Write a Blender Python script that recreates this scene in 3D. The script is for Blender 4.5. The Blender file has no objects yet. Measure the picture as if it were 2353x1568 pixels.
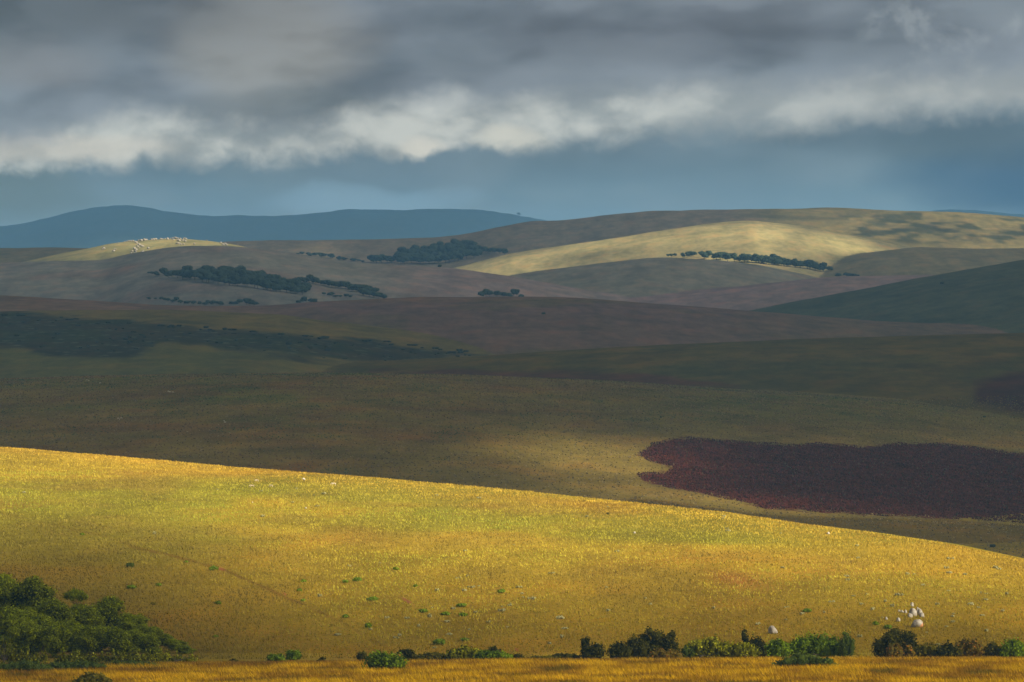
import bpy, math, random
import numpy as np
from mathutils import Vector

# ------------------------------------------------------------------ camera
W, HPX = 2353.0, 1568.0          # working units for directions (pixels of a 2353 wide frame)
F = 11193.0                      # focal length in those units: a 12 degree telephoto view
VH = 760.0                       # where the true horizon lies
UC = W / 2
scene = bpy.context.scene
cam_d = bpy.data.cameras.new('camera')
cam = bpy.data.objects.new('camera', cam_d)
scene.collection.objects.link(cam)
cam.location = (0, 0, 0)
cam.rotation_euler = (math.radians(90), 0, 0)
cam_d.sensor_width = 36.0
cam_d.lens = 36.0 * F / W
cam_d.shift_y = -(HPX / 2 - VH) / W
cam_d.clip_start = 1.0
cam_d.clip_end = 200000.0
scene.camera = cam

# ------------------------------------------------------------------ light
SUN = Vector((0.74, -0.36, 0.55)).normalized()      # towards the sun: from the right, behind the viewer
sun_d = bpy.data.lights.new('sun', 'SUN')
sun_d.energy = 4.6
sun_d.angle = math.radians(0.5)
sun_d.color = (1.0, 0.88, 0.64)
sun = bpy.data.objects.new('sun', sun_d)
scene.collection.objects.link(sun)
sun.rotation_euler = SUN.to_track_quat('Z', 'Y').to_euler()
scene.view_settings.view_transform = 'Standard'
scene.view_settings.look = 'None'
scene.view_settings.gamma = 1
scene.view_settings.exposure = 1.0
scene.cycles.max_bounces = 8
scene.cycles.diffuse_bounces = 3
scene.cycles.volume_bounces = 1
scene.cycles.transparent_max_bounces = 8
scene.cycles.use_denoising = True

def lin(r, g, b):
    f = lambda c: (c / 255 / 12.92) if c / 255 <= 0.04045 else ((c / 255 + 0.055) / 1.055) ** 2.4
    return (f(r), f(g), f(b))

class NT:
    """small helper for node trees"""
    def __init__(s, tree): s.t = tree; s.n = tree.nodes; s.l = tree.links
    def new(s, typ, **kw):
        n = s.n.new(typ)
        for k, v in kw.items(): setattr(n, k, v)
        return n
    def put(s, sock, v):
        if isinstance(v, bpy.types.NodeSocket): s.l.new(v, sock)
        elif v is not None:
            if isinstance(v, (tuple, list)) and sock.type == 'RGBA' and len(v) == 3: v = (*v, 1)
            sock.default_value = v
    def m(s, op, a, b=None, c=None, clamp=False):
        n = s.new('ShaderNodeMath', operation=op, use_clamp=clamp)
        s.put(n.inputs[0], a); s.put(n.inputs[1], b); s.put(n.inputs[2], c)
        return n.outputs[0]
    def vm(s, op, a, b=None, scale=None):
        n = s.new('ShaderNodeVectorMath', operation=op)
        s.put(n.inputs[0], a); s.put(n.inputs[1], b)
        if scale is not None: s.put(n.inputs['Scale'], scale)
        return n.outputs[0]
    def xyz(s, x, y, z=0.0):
        n = s.new('ShaderNodeCombineXYZ'); s.put(n.inputs[0], x); s.put(n.inputs[1], y); s.put(n.inputs[2], z)
        return n.outputs[0]
    def noise(s, vec, scale, detail=3.0, rough=0.5, dist=0.0):
        n = s.new('ShaderNodeTexNoise'); s.put(n.inputs['Vector'], vec)
        n.inputs['Scale'].default_value = scale; n.inputs['Detail'].default_value = detail
        n.inputs['Roughness'].default_value = rough; n.inputs['Distortion'].default_value = dist
        return n.outputs['Fac']
    def ramp(s, x, a, b, lo=0.0, hi=1.0, smooth=True):
        n = s.new('ShaderNodeMapRange', interpolation_type='SMOOTHSTEP' if smooth else 'LINEAR')
        n.clamp = True if not smooth else n.clamp
        for i, v in enumerate((x, a, b, lo, hi)): s.put(n.inputs[i], v)
        return n.outputs[0]
    def mix(s, f, a, b, mode='MIX'):
        n = s.new('ShaderNodeMix', data_type='RGBA', blend_type=mode)
        s.put(n.inputs['Factor'], f); s.put(n.inputs[6], a); s.put(n.inputs[7], b)
        return n.outputs[2]
    def curve(s, x, pts, vmax):
        """piecewise smooth curve through pts (u, v), u in frame units; returns v"""
        n = s.new('ShaderNodeFloatCurve')
        cv = n.mapping.curves[0]
        n.mapping.use_clip = False
        while len(cv.points) > 2: cv.points.remove(cv.points[1])
        cv.points[0].location = (pts[0][0] / W, pts[0][1] / vmax)
        cv.points[-1].location = (pts[-1][0] / W, pts[-1][1] / vmax)
        for p in pts[1:-1]: cv.points.new(p[0] / W, p[1] / vmax)
        n.mapping.extend = 'HORIZONTAL'
        n.mapping.update()
        s.put(n.inputs['Value'], s.m('DIVIDE', x, W))
        return s.m('MULTIPLY', n.outputs[0], vmax)

# ------------------------------------------------------------------ sky
world = bpy.data.worlds.new('World')
scene.world = world
world.use_nodes = True
world.node_tree.nodes.clear()
k = NT(world.node_tree)
tc = k.new('ShaderNodeTexCoord')
sep = k.new('ShaderNodeSeparateXYZ'); k.l.new(tc.outputs['Generated'], sep.inputs[0])
dx, dy, dz = sep.outputs
az = k.m('ARCTAN2', dx, dy)
hor = k.m('SQRT', k.m('ADD', k.m('MULTIPLY', dx, dx), k.m('MULTIPLY', dy, dy)))
U = k.m('ADD', k.m('MULTIPLY', az, F), UC)
V = k.m('SUBTRACT', VH, k.m('MULTIPLY', k.m('DIVIDE', dz, k.m('MAXIMUM', hor, 0.01)), F))
p1 = k.xyz(k.m('DIVIDE', U, 1000.0), k.m('DIVIDE', V, 520.0))
p2 = k.xyz(k.m('DIVIDE', U, 1000.0), k.m('DIVIDE', V, 800.0), 3.7)
nbig = k.noise(p1, 2.2, 3, 0.5)
nmid = k.noise(p2, 7.0, 5, 0.6, 0.3)
nfine = k.noise(k.xyz(k.m('DIVIDE', U, 1000.0), k.m('DIVIDE', V, 900.0), 9.1), 17.0, 6, 0.62, 0.5)
low = k.curve(U, [(0, 395), (90, 384), (280, 384), (345, 360), (425, 366), (550, 362), (725, 356), (830, 342), (890, 352), (960, 366), (1010, 348), (1060, 330),
                  (1140, 342), (1206, 340), (1326, 322), (1451, 312), (1576, 305), (1676, 294), (1801, 290), (2001, 276), (2176, 258), (2353, 248)], 500.0)
upp = k.curve(U, [(0, 292), (200, 266), (325, 230), (425, 250), (550, 262), (675, 268), (775, 240), (900, 206), (1025, 190), (1110, 214), (1226, 192), (1326, 186),
                  (1526, 178), (1726, 168), (1876, 168), (2026, 152), (2126, 142), (2353, 140)], 500.0)
sharp = k.curve(U, [(0, 26), (300, 26), (600, 34), (850, 26), (960, 18), (1150, 20), (1300, 34), (1700, 45), (2353, 40)], 100.0)
Vn = k.m('ADD', V, k.m('MULTIPLY', k.m('SUBTRACT', nmid, 0.5), 75.0))
Vn = k.m('ADD', Vn, k.m('MULTIPLY', k.m('SUBTRACT', nfine, 0.5), 55.0))
below = k.ramp(k.m('DIVIDE', k.m('SUBTRACT', low, Vn), sharp), -1.0, 1.0)
above = k.ramp(k.m('SUBTRACT', Vn, upp), -14.0, 80.0)
band = k.m('MULTIPLY', below, above)
Un = k.m('ADD', U, k.m('MULTIPLY', k.m('SUBTRACT', k.noise(k.xyz(k.m('DIVIDE', U, 1000.0), k.m('DIVIDE', V, 600.0), 21.0), 2.6, 4, .5), .5), 380.0))
Vm = k.m('ADD', V, k.m('MULTIPLY', k.m('SUBTRACT', k.noise(k.xyz(k.m('DIVIDE', U, 1000.0), k.m('DIVIDE', V, 500.0), 33.0), 3.0, 4, .5), .5), 120.0))
def blob(u, v, ru, rv):
    a = k.m('DIVIDE', k.m('SUBTRACT', Un, u), ru); b = k.m('DIVIDE', k.m('SUBTRACT', Vm, v), rv)
    d = k.m('ADD', k.m('MULTIPLY', a, a), k.m('MULTIPLY', b, b))
    return k.ramp(d, 0.0, 1.0, 1.0, 0.0)
SKY_UPPER = (118, 130, 143); 
upper = k.mix(k.ramp(nbig, 0.3, 0.7), lin(104, 118, 133), lin(136, 148, 162))
upper = k.mix(blob(605, 95, 260, 200), upper, lin(146, 151, 155))
upper = k.mix(k.ramp(V, 190.0, -20.0, 0.0, .15), upper, lin(84, 94, 107))
upper = k.mix(k.m('MULTIPLY', k.ramp(U, 900.0, 0.0), k.ramp(V, 170.0, 20.0, 0, .8)), upper, lin(66, 74, 86))
upper = k.mix(k.m('MULTIPLY', blob(60, 150, 260, 85), 0.6), upper, lin(124, 126, 132))
upper = k.mix(k.m('MULTIPLY', blob(1560, 90, 520, 85), 0.6), upper, lin(96, 108, 124))
upper = k.mix(k.m('MULTIPLY', blob(2300, 30, 300, 60), 0.5), upper, lin(135, 148, 160))
upper = k.mix(k.m('MULTIPLY', blob(640, 245, 330, 60), 0.55), upper, lin(104, 116, 126))
tex = k.noise(k.xyz(k.m('DIVIDE', U, 1300.0), k.m('DIVIDE', V, 480.0), 5.0), 4.0, 5, .5, .1)
upper = k.mix(k.ramp(tex, .34, .66, 0, .22), upper, lin(150, 160, 170))
upper = k.mix(k.ramp(tex, .52, .30, 0, .25), upper, lin(70, 80, 94))
wisp = k.m('MULTIPLY', k.ramp(nmid, .5, .68), blob(2250, 60, 360, 110))
upper = k.mix(k.m('MULTIPLY', wisp, .6), upper, lin(158, 168, 176))
lower = k.mix(k.ramp(V, 300.0, 520.0), lin(94, 114, 132), lin(106, 138, 160))
lower = k.mix(k.m('MULTIPLY', k.ramp(nbig, 0.35, 0.7), 0.45), lower, lin(118, 140, 158))
lower = k.mix(k.ramp(tex, .36, .66, 0, .25), lower, lin(130, 150, 164))
lower = k.mix(k.m('MULTIPLY', blob(2450, 420, 480, 120), 0.75), lower, lin(55, 92, 128))
lower = k.mix(k.m('MULTIPLY', blob(2300, 330, 380, 80), 0.5), lower, lin(78, 100, 120))
lower = k.mix(k.m('MULTIPLY', blob(850, 465, 300, 45), 0.45), lower, lin(132, 166, 190))
lower = k.mix(k.m('MULTIPLY', blob(0, 440, 300, 110), 0.5), lower, lin(92, 112, 122))
nb2 = k.noise(k.xyz(k.m('DIVIDE', U, 1000.0), k.m('DIVIDE', V, 620.0), 2.0), 5.5, 6, 0.52, 0.05)
white = k.mix(k.ramp(nb2, 0.36, 0.64), lin(142, 152, 159), lin(190, 195, 194))
white = k.mix(k.ramp(U, 1300.0, 2100.0, 0.0, 0.6), white, lin(158, 165, 170))
white = k.mix(k.m('MULTIPLY', blob(1020, 225, 120, 60), 0.7), white, lin(205, 210, 209))
white = k.mix(k.m('MULTIPLY', blob(965, 345, 90, 50), 0.8), white, lin(208, 207, 200))
white = k.mix(k.m('MULTIPLY', blob(1180, 325, 120, 40), 0.7), white, lin(206, 206, 198))
white = k.mix(k.m('MULTIPLY', blob(110, 340, 380, 50), 0.5), white, lin(204, 199, 190))
sky = k.mix(k.ramp(k.m('SUBTRACT', Vn, k.m('MULTIPLY', k.m('ADD', low, upp), 0.5)), -20.0, 20.0), upper, lower)
sky = k.mix(band, sky, white)
# the sky is seen through kilometres of blue air, so what lies behind that air has more contrast than what arrives
AIR_C = (.088, .183, .295)
el_ = k.m('MAXIMUM', k.m('DIVIDE', dz, k.m('MAXIMUM', hor, 0.01)), 0.024)
trans = k.m('POWER', 2.71828, k.m('DIVIDE', -640.0 * 5.0e-5, el_))
fogged = k.m('SUBTRACT', 1.0, trans)
skyc = k.mix(1.0, sky, k.mix(1.0, AIR_C, k.xyz(fogged, fogged, fogged), 'MULTIPLY'), 'SUBTRACT')
skyc = k.vm('MAXIMUM', k.vm('SCALE', skyc, scale=k.m('DIVIDE', 1.0, trans)), (.012, .014, .018))
nishita = k.new('ShaderNodeTexSky', sky_type='NISHITA')
nishita.sun_disc = False
nishita.sun_elevation = math.asin(SUN.z)
nishita.sun_rotation = math.atan2(SUN.x, SUN.y)
bgA = k.new('ShaderNodeBackground'); k.l.new(nishita.outputs[0], bgA.inputs[0]); bgA.inputs[1].default_value = 0.06
bgB = k.new('ShaderNodeBackground'); k.l.new(skyc, bgB.inputs[0]); bgB.inputs[1].default_value = 0.5
mixs = k.new('ShaderNodeMixShader')
k.l.new(k.ramp(dz, 0.12, 0.35, 0.0, 1.0), mixs.inputs[0])      # storm clouds low down, open sky above the cloud deck
k.l.new(bgB.outputs[0], mixs.inputs[1]); k.l.new(bgA.outputs[0], mixs.inputs[2])
wo = k.new('ShaderNodeOutputWorld'); k.l.new(mixs.outputs[0], wo.inputs[0])

# ------------------------------------------------------------------ helpers
def tag(o, label=None, cat=None, group=None, kind=None):
    if label: o['label'] = label
    if cat: o['category'] = cat
    if group: o['group'] = group
    if kind: o['kind'] = kind
    return o
def link(o):
    scene.collection.objects.link(o); return o
def quick_mesh(name, verts, faces, smooth=False):
    """verts (n,3) float, faces (m,k) int: one uniform polygon size"""
    me = bpy.data.meshes.new(name)
    verts = np.ascontiguousarray(verts, dtype=np.float32); faces = np.ascontiguousarray(faces, dtype=np.int32)
    n, (m, kk) = len(verts), faces.shape
    me.vertices.add(n); me.vertices.foreach_set('co', verts.ravel())
    me.loops.add(m * kk); me.loops.foreach_set('vertex_index', faces.ravel())
    me.polygons.add(m)
    me.polygons.foreach_set('loop_start', np.arange(0, m * kk, kk, dtype=np.int32))
    if smooth: me.polygons.foreach_set('use_smooth', np.ones(m, dtype=bool))
    me.update(calc_edges=True)
    return me
def add_attr(me, name, arr):
    arr = np.ascontiguousarray(arr, dtype=np.float32)
    if arr.ndim == 1:
        a = me.attributes.new(name, 'FLOAT', 'POINT'); a.data.foreach_set('value', arr)
    else:
        a = me.attributes.new(name, 'FLOAT_COLOR', 'POINT')
        a.data.foreach_set('color', np.concatenate([arr, np.ones((len(arr), 1), np.float32)], 1).ravel())
def principled(name, rough=0.9, spec=0.1):
    m = bpy.data.materials.new(name); m.use_nodes = True
    t = NT(m.node_tree); b = t.n['Principled BSDF']
    b.inputs['Roughness'].default_value = rough
    b.inputs['Specular IOR Level'].default_value = spec
    return m, t, b

# ------------------------------------------------------------------ noise on arrays
_rng = np.random.default_rng(5)
_perm = _rng.random((512, 512)).astype(np.float64)
def vnoise(x, y):
    xi = np.floor(x).astype(np.int64); yi = np.floor(y).astype(np.int64)
    fx = x - xi; fy = y - yi
    fx = fx * fx * fx * (fx * (fx * 6 - 15) + 10); fy = fy * fy * fy * (fy * (fy * 6 - 15) + 10)
    a = _perm[xi & 511, yi & 511]; b = _perm[(xi + 1) & 511, yi & 511]
    c = _perm[xi & 511, (yi + 1) & 511]; d = _perm[(xi + 1) & 511, (yi + 1) & 511]
    return (a * (1 - fx) + b * fx) * (1 - fy) + (c * (1 - fx) + d * fx) * fy - 0.5
def fbm(x, y, octv=4, rough=0.5):
    s = 0; a = 1.0
    for i in range(octv):
        s = s + a * vnoise(x * 2 ** i + 17.3 * i, y * 2 ** i + 9.1 * i); a *= rough
    return s
def sstep(x, a, b):
    t = np.clip((x - a) / (b - a), 0, 1); return t * t * (3 - 2 * t)
def ip(u, pts):
    pts = np.array(pts, float); return np.interp(u, pts[:, 0], pts[:, 1])

# ------------------------------------------------------------------ terrain: rolling hills, front to back
# name, distance of the crest, crest line (direction u: elevation v), front slope, roundness, back slope
HILLS = [
 ('gold', [(0, 1350), (2353, 930)], [(-500, 990), (0, 1030), (250, 1050), (500, 1071), (800, 1095), (1176, 1127), (1470, 1155), (1670, 1176), (1846, 1203), (2040, 1227), (2200, 1251), (2353, 1283), (2850, 1390)], None, 120, 0.10),
 ('fold', [(0, 1800), (2353, 1760)], [(-500, 1250), (1250, 1200), (1450, 1130), (1550, 1138), (1620, 1145), (1760, 1159), (2050, 1171), (2353, 1185), (2850, 1215)], 0.10, 70, 0.03),
 ('brown', [(0, 3000)], [(-500, 880), (0, 872), (200, 866), (500, 860), (720, 858), (900, 860), (1050, 862), (1270, 871), (1476, 880), (1660, 893), (1840, 903), (2060, 919), (2220, 936), (2353, 946), (2850, 990)], 0.034, 300, 0.06),
 ('olive', [(0, 3900)], [(-500, 930), (300, 900), (425, 866), (600, 849), (750, 838), (1000, 824), (1176, 812), (1411, 797), (1676, 784), (1861, 779), (2353, 766), (2850, 750)], 0.06, 250, 0.06),
 ('scrub', [(0, 4600)], [(-500, 712), (0, 716), (400, 712), (650, 723), (750, 738), (950, 762), (1176, 786), (1300, 803), (1600, 840), (2850, 900)], 0.06, 250, 0.08),
 ('plum', [(0, 5200)], [(-500, 672), (0, 680), (200, 690), (350, 699), (500, 702), (620, 701), (760, 692), (950, 684), (1176, 681), (1350, 685), (1600, 703), (1800, 720), (1940, 732), (2000, 738), (2200, 747), (2353, 751), (2850, 760)], 0.08, 300, 0.08),
 ('lowfold', [(0, 5800)], [(-500, 860), (1700, 790), (1900, 738), (1960, 726), (2126, 716), (2353, 706), (2850, 690)], 0.08, 150, 0.08),
 ('teal', [(0, 6300)], [(-500, 850), (1600, 735), (1741, 710), (1826, 692), (1976, 666), (2101, 640), (2250, 614), (2353, 597), (2850, 540)], 0.08, 250, 0.09),
 ('mauve', [(0, 7000)], [(-500, 760), (1300, 705), (1441, 683), (1600, 667), (1776, 650), (1926, 637), (2126, 631), (2353, 634), (2850, 640)], 0.09, 250, 0.09),
 ('grovehill', [(0, 7000)], [(-500, 612), (0, 606), (120, 602), (235, 600), (300, 584), (370, 572), (435, 566), (525, 566), (600, 572), (685, 584), (785, 600), (900, 609), (1050, 619), (1176, 636), (1326, 664), (1436, 683), (1600, 720), (2850, 800)], 0.09, 300, 0.1),
 ('rockhill', [(0, 8000)], [(-500, 680), (0, 613), (60, 600), (130, 584), (200, 571), (250, 560), (300, 554), (400, 548), (470, 552), (530, 560), (620, 580), (700, 610), (900, 680), (2850, 800)], 0.10, 250, 0.1),
 ('greyfold', [(0, 7700)], [(-500, 800), (900, 700), (1076, 652), (1200, 628), (1361, 607), (1476, 594), (1531, 592), (1651, 598), (1751, 612), (1851, 633), (1950, 665), (2100, 700), (2850, 800)], 0.10, 220, 0.1),
 ('shadefold', [(0, 8300)], [(-500, 800), (1750, 660), (1880, 606), (1980, 583), (2101, 570), (2353, 571), (2850, 575)], 0.09, 250, 0.1),
 ('backleft', [(0, 8700)], [(-500, 566), (0, 570), (150, 568), (300, 572), (500, 620), (2850, 800)], 0.10, 250, 0.1),
 ('brighthill', [(0, 8800)], [(-500, 800), (900, 660), (1000, 626), (1050, 614), (1100, 601), (1176, 582), (1300, 562), (1427, 545), (1526, 529), (1626, 514), (1726, 506), (1850, 518), (1961, 540), (2101, 569), (2250, 600), (2850, 700)], 0.12, 220, 0.13),
 ('plateau', [(0, 10200)], [(-500, 600), (300, 580), (450, 562), (550, 554), (750, 552), (900, 549), (1000, 546), (1075, 537), (1176, 518), (1220, 510), (1300, 507), (1400, 495), (1500, 487), (1600, 482), (1776, 479), (1900, 479), (2050, 484), (2200, 489), (2353, 499), (2850, 530)], 0.12, 250, 0.1),
 ('blue', [(0, 24000)], [(-500, 540), (0, 522), (70, 512), (130, 497), (180, 484), (220, 476), (280, 472), (330, 476), (370, 485), (430, 493), (500, 497), (600, 496), (680, 495), (750, 488), (800, 482), (900, 483), (1000, 481), (1100, 484), (1176, 492), (1240, 505), (1350, 525), (1700, 530), (2050, 510), (2130, 486), (2180, 482), (2250, 484), (2353, 493), (2850, 510)], 0.15, 500, 0.1),
]
UT = np.arange(-500, 2851, 5.0)
NR = 1700
RT = np.geomspace(560, 25200, NR)
COSUT = np.cos(np.arctan((UT - UC) / F))
def smax(a, b, kk):
    h = np.maximum(kk - np.abs(a - b), 0) / kk
    return np.maximum(a, b) + h * h * kk * 0.25
def hyp(a, rho, d): return a * (np.sqrt(rho * rho + d * d) - rho)
TAB = []
for nm, D, crest, a, rho, b in HILLS:
    Dt = ip(UT, D); vt = ip(UT, crest)
    ker = np.exp(-0.5 * (np.arange(-8, 9) / 2.6) ** 2); ker /= ker.sum()      # round the corners of the crest line
    vt = np.convolve(np.pad(vt, 8, 'edge'), ker, 'valid')
    zt = Dt * COSUT * (VH - vt) / F
    at = np.full_like(UT, a if a else 0.03)
    zc = zt.copy()
    for it in range(4):
        if a is None: at = np.clip((zc + 49.5) / (np.sqrt(rho * rho + (Dt - 735) ** 2) - rho), 0.0, 0.2)
        rr = Dt[:, None] + np.linspace(-600, 600, 241)[None, :]
        if a is None: rr = Dt[:, None] + np.linspace(-250, 250, 241)[None, :]
        d = Dt[:, None] - rr
        z = zc[:, None] - np.where(d > 0, hyp(at[:, None], rho, d), hyp(b, rho, d))
        el = (z / rr).max(1)
        zc += (zt / Dt - el) * Dt
    TAB.append((nm, Dt, zc, at, rho, b))
def near_profile(r, u):
    z = np.interp(r, [0, 20, 100, 300, 420, 520, 600, 690, 700, 714, 728, 742, 850, 1100, 1600, 3000, 20000],
                     [-1.7, -3.4, -12, -28, -35.5, -40.2, -43.3, -46.9, -47.4, -48.2, -48.8, -49.2, -53, -60, -74, -78, -78])
    w = np.exp(-((r - 640) / 90.0) ** 2)
    return z + w * (01.35 * np.clip(u, -300, 2700) / 2353 - 0.85)
def surface(x, y, want_id=False):
    x = np.asarray(x, float); y = np.asarray(y, float)
    r = np.hypot(x, y); th = np.arctan2(x, y)
    u = np.clip(UC + F * np.tan(np.clip(th, -0.3, 0.3)), -500, 2850)
    z = near_profile(r, u)
    ids = np.zeros(z.shape, np.int16)
    kk = 0.3 + r * 0.0007
    for i, (nm, Dt, zc, at, rho, b) in enumerate(TAB):
        D = np.interp(u, UT, Dt); zz = np.interp(u, UT, zc); aa = np.interp(u, UT, at)
        d = D - r
        h = zz - np.where(d > 0, hyp(aa, rho, d), hyp(b, rho, d))
        ids = np.where(h > z, i + 1, ids)
        z = smax(z, h, kk)
    s = np.clip((r - 760) / 500, 0, 1)
    am = r * 0.00035 * s
    z = z + am * fbm(x / (30 + 0.035 * 3000), y / (30 + 0.035 * 3000), 4, 0.5) + 0.10 * np.clip((r - 400) / 200, 0, 1) * fbm(x / 7.0, y / 7.0, 2)
    if want_id: return z, ids
    return z
def vis_r(u, v, rmin=560.0):
    """distance at which the view ray (u, v) first meets the ground beyond rmin"""
    th = math.atan((u - UC) / F)
    rr = RT[RT > rmin]
    z = surface(rr * math.sin(th), rr * math.cos(th))
    vv = VH - F * z / (rr * math.cos(th))
    i = np.argmax(vv <= v)
    if vv[i] > v: i = int(np.argmin(vv))
    if i > 0 and vv[i - 1] > v:
        t = (vv[i - 1] - v) / (vv[i - 1] - vv[i]); return float(rr[i - 1] + t * (rr[i] - rr[i - 1]))
    return float(rr[i])
def at(u, v, rmin=560.0):
    r = vis_r(u, v, rmin); th = math.atan((u - UC) / F)
    x, y = r * math.sin(th), r * math.cos(th)
    return x, y, float(surface(np.array([x]), np.array([y]))[0])
def at_r(u, r):
    th = math.atan((u - UC) / F)
    x, y = r * math.sin(th), r * math.cos(th)
    return x, y, float(surface(np.array([x]), np.array([y]))[0])

def inside(u, v, poly, soft, nse=None):
    """soft mask (0..1) of a polygon in (u, v); signed distance based"""
    P = np.array(poly, float); n = len(P)
    dmin = np.full(u.shape, 1e9); ins = np.zeros(u.shape, bool)
    for i in range(n):
        ax, ay = P[i]; bx, by = P[(i + 1) % n]
        ex, ey = bx - ax, by - ay
        t = np.clip(((u - ax) * ex + (v - ay) * ey) / (ex * ex + ey * ey + 1e-9), 0, 1)
        dmin = np.minimum(dmin, np.hypot(u - ax - t * ex, v - ay - t * ey))
        c = ((ay > v) != (by > v)) & (u < (bx - ax) * (v - ay) / (by - ay + 1e-12) + ax)
        ins ^= c
    sd = np.where(ins, dmin, -dmin)
    return sstep(sd, -soft, soft), sd

FIELD = [(1465, 1044), (1500, 1022), (1545, 1009), (1600, 1008), (1680, 1013), (1760, 1020), (1830, 1024), (1880, 1018), (1930, 1021), (1990, 1028), (2060, 1019), (2160, 1021), (2240, 1026), (2300, 1038), (2400, 1050), (2800, 1090), (2800, 1230),
         (2353, 1200), (2050, 1185), (1760, 1170), (1700, 1150), (1620, 1136), (1540, 1122), (1480, 1106), (1465, 1090), (1530, 1084), (1545, 1075), (1500, 1062)]

TRACK = [(0, 1180), (120, 1205), (240, 1232), (320, 1262), (392, 1276), (450, 1292), (510, 1308), (560, 1330), (612, 1352), (660, 1375), (700, 1390), (745, 1412), (790, 1432), (850, 1468), (905, 1500)]
def track_mask(u, v):
    d = np.full(u.shape, 1e9); w = 2.2 + 2.5 * vnoise(u / 23, v / 23)
    for (a0, b0), (a1, b1) in zip(TRACK[:-1], TRACK[1:]):
        t = np.clip(((u - a0) * (a1 - a0) + (v - b0) * (b1 - b0)) / ((a1 - a0) ** 2 + (b1 - b0) ** 2), 0, 1)
        d = np.minimum(d, np.hypot(u - a0 - t * (a1 - a0), v - b0 - t * (b1 - b0)))
    return np.clip(sstep(d, w + 1.5, w - 1.0) * (.75 + 1.1 * vnoise(u / 31 + 5, v / 17)), 0, 1) * (.2 + .4 * sstep(u, 200, 380) * sstep(u, 900, 700))
SCARS = [(935, 1381, 15, 4.0, .55), (507, 1308, 11, 3.5, .2), (654, 1365, 6, 2.5, .5), (968, 1512, 9, 3, .5), (1188, 1495, 5, 3, .2)]
def scar_mask(u, v):
    m_ = np.zeros(u.shape)
    for cu, cv, a_, b_, sl in SCARS: m_ = np.maximum(m_, np.exp(-(((u - cu) / a_) ** 2 + ((v - cv - (u - cu) * sl) / b_) ** 2) ** 2))
    return m_
def build_terrain():
    th_in = np.arctan((np.arange(-330, 2690, 3.0) - UC) / F)
    t1 = th_in[-1]; t0 = th_in[0]
    right = t1 + np.geomspace(0.0006, math.pi - t1 - 0.01, 70)
    left = (t0 - np.geomspace(0.0006, math.pi + t0 - 0.01, 70))[::-1]
    TH = np.concatenate([left, th_in, right])
    R = np.concatenate([np.linspace(2, 480, 40), np.linspace(486, 760, 70)[0:], np.geomspace(763, 25800, 1120)])
    T, RR = np.meshgrid(TH, R, indexing='ij')
    X = RR * np.sin(T); Y = RR * np.cos(T)
    Z, ids = surface(X, Y, True)
    nt, nr = X.shape
    verts = np.stack([X.ravel(), Y.ravel(), Z.ravel()], 1)
    verts = np.vstack([verts, [[0, 0, -1.7]]])
    idx = np.arange(nt * nr).reshape(nt, nr)
    f = np.stack([idx[:-1, :-1], idx[:-1, 1:], idx[1:, 1:], idx[1:, :-1]], -1).reshape(-1, 4)
    seam = np.stack([idx[-1, :-1], idx[-1, 1:], idx[0, 1:], idx[0, :-1]], -1)
    f = np.vstack([f, seam])[:, ::-1]
    me = quick_mesh('ground', verts, f, True)
    # ---- what grows where (albedo of the cover)
    u = np.clip(UC + F * np.tan(np.clip(T, -0.3, 0.3)), -500, 2850)
    v = VH - F * Z / np.maximum(RR * np.cos(np.clip(T, -1.2, 1.2)), 1)
    N = fbm(X / 140 + 3, Y / 260, 4, 0.55); N2 = fbm(X / 45, Y / 90 + 7, 3)
    tan_ = np.array([.30, .215, .085]); green = np.array([.15, .16, .055]); rust = np.array([.20, .105, .065]); mauve = np.array([.22, .13, .125])
    straw = np.array([.36, .28, .09]); teal = np.array([.10, .15, .09]); dark = np.array([.045, .05, .035]); olive = np.array([.135, .105, .03])
    names = ['meadow'] + [h[0] for h in HILLS]
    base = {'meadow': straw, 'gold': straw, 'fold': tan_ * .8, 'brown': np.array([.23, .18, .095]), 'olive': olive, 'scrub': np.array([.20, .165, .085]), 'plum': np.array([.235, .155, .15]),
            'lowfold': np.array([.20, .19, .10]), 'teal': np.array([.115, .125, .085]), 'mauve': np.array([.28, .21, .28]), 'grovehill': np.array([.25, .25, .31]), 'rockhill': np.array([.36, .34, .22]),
            'greyfold': np.array([.25, .24, .26]), 'shadefold': np.array([.26, .23, .17]), 'backleft': np.array([.2, .18, .14]), 'brighthill': np.array([.49, .44, .30]), 'plateau': np.array([.30, .25, .24]), 'blue': np.array([.06, .10, .15])}  # farthest ridge: blue of the haze put into its albedo
    col = np.zeros((nt, nr, 3))
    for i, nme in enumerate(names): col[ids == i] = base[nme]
    def blend(mask, c, amt=1.0):
        nonlocal col
        mk = np.clip(mask * amt, 0, 1)[..., None]; col = col * (1 - mk) + np.array(c) * mk
    def on(*ns):
        mk = np.zeros(ids.shape, bool)
        for q in ns: mk |= ids == names.index(q)
        return mk
    # golden hill: shade at foot and lower left mixed into colour; green, rusty patches
    G = on('gold')
    blend(G * sstep(N, 0.05, 0.4), green * 1.35, .75)
    blend(G * sstep(-N2, 0.05, 0.4), rust * 1.5, .38)
    blend(G * sstep(v, 1150, 1480) * .7, np.array([.24, .165, .032]))
    blend(G * (RR < 1100) * sstep(u, 900, 100) * sstep(v, 1150, 1300), np.array([.20, .155, .06]), .6)
    blend(G * np.exp(-((u - 1690) / 62) ** 2 - ((v - 1330 - (u - 1690) * .18) / 15) ** 2) * (RR < 1100), np.array([.36, .16, .09]), .75)
    blend(G * (RR < 1350) * track_mask(u, v), np.array([.15, .075, .05]), .9)
    blend(G * (RR < 1350) * scar_mask(u, v), np.array([.27, .105, .13]), .9)
    # brown slope
    Bm = on('brown')
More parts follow.
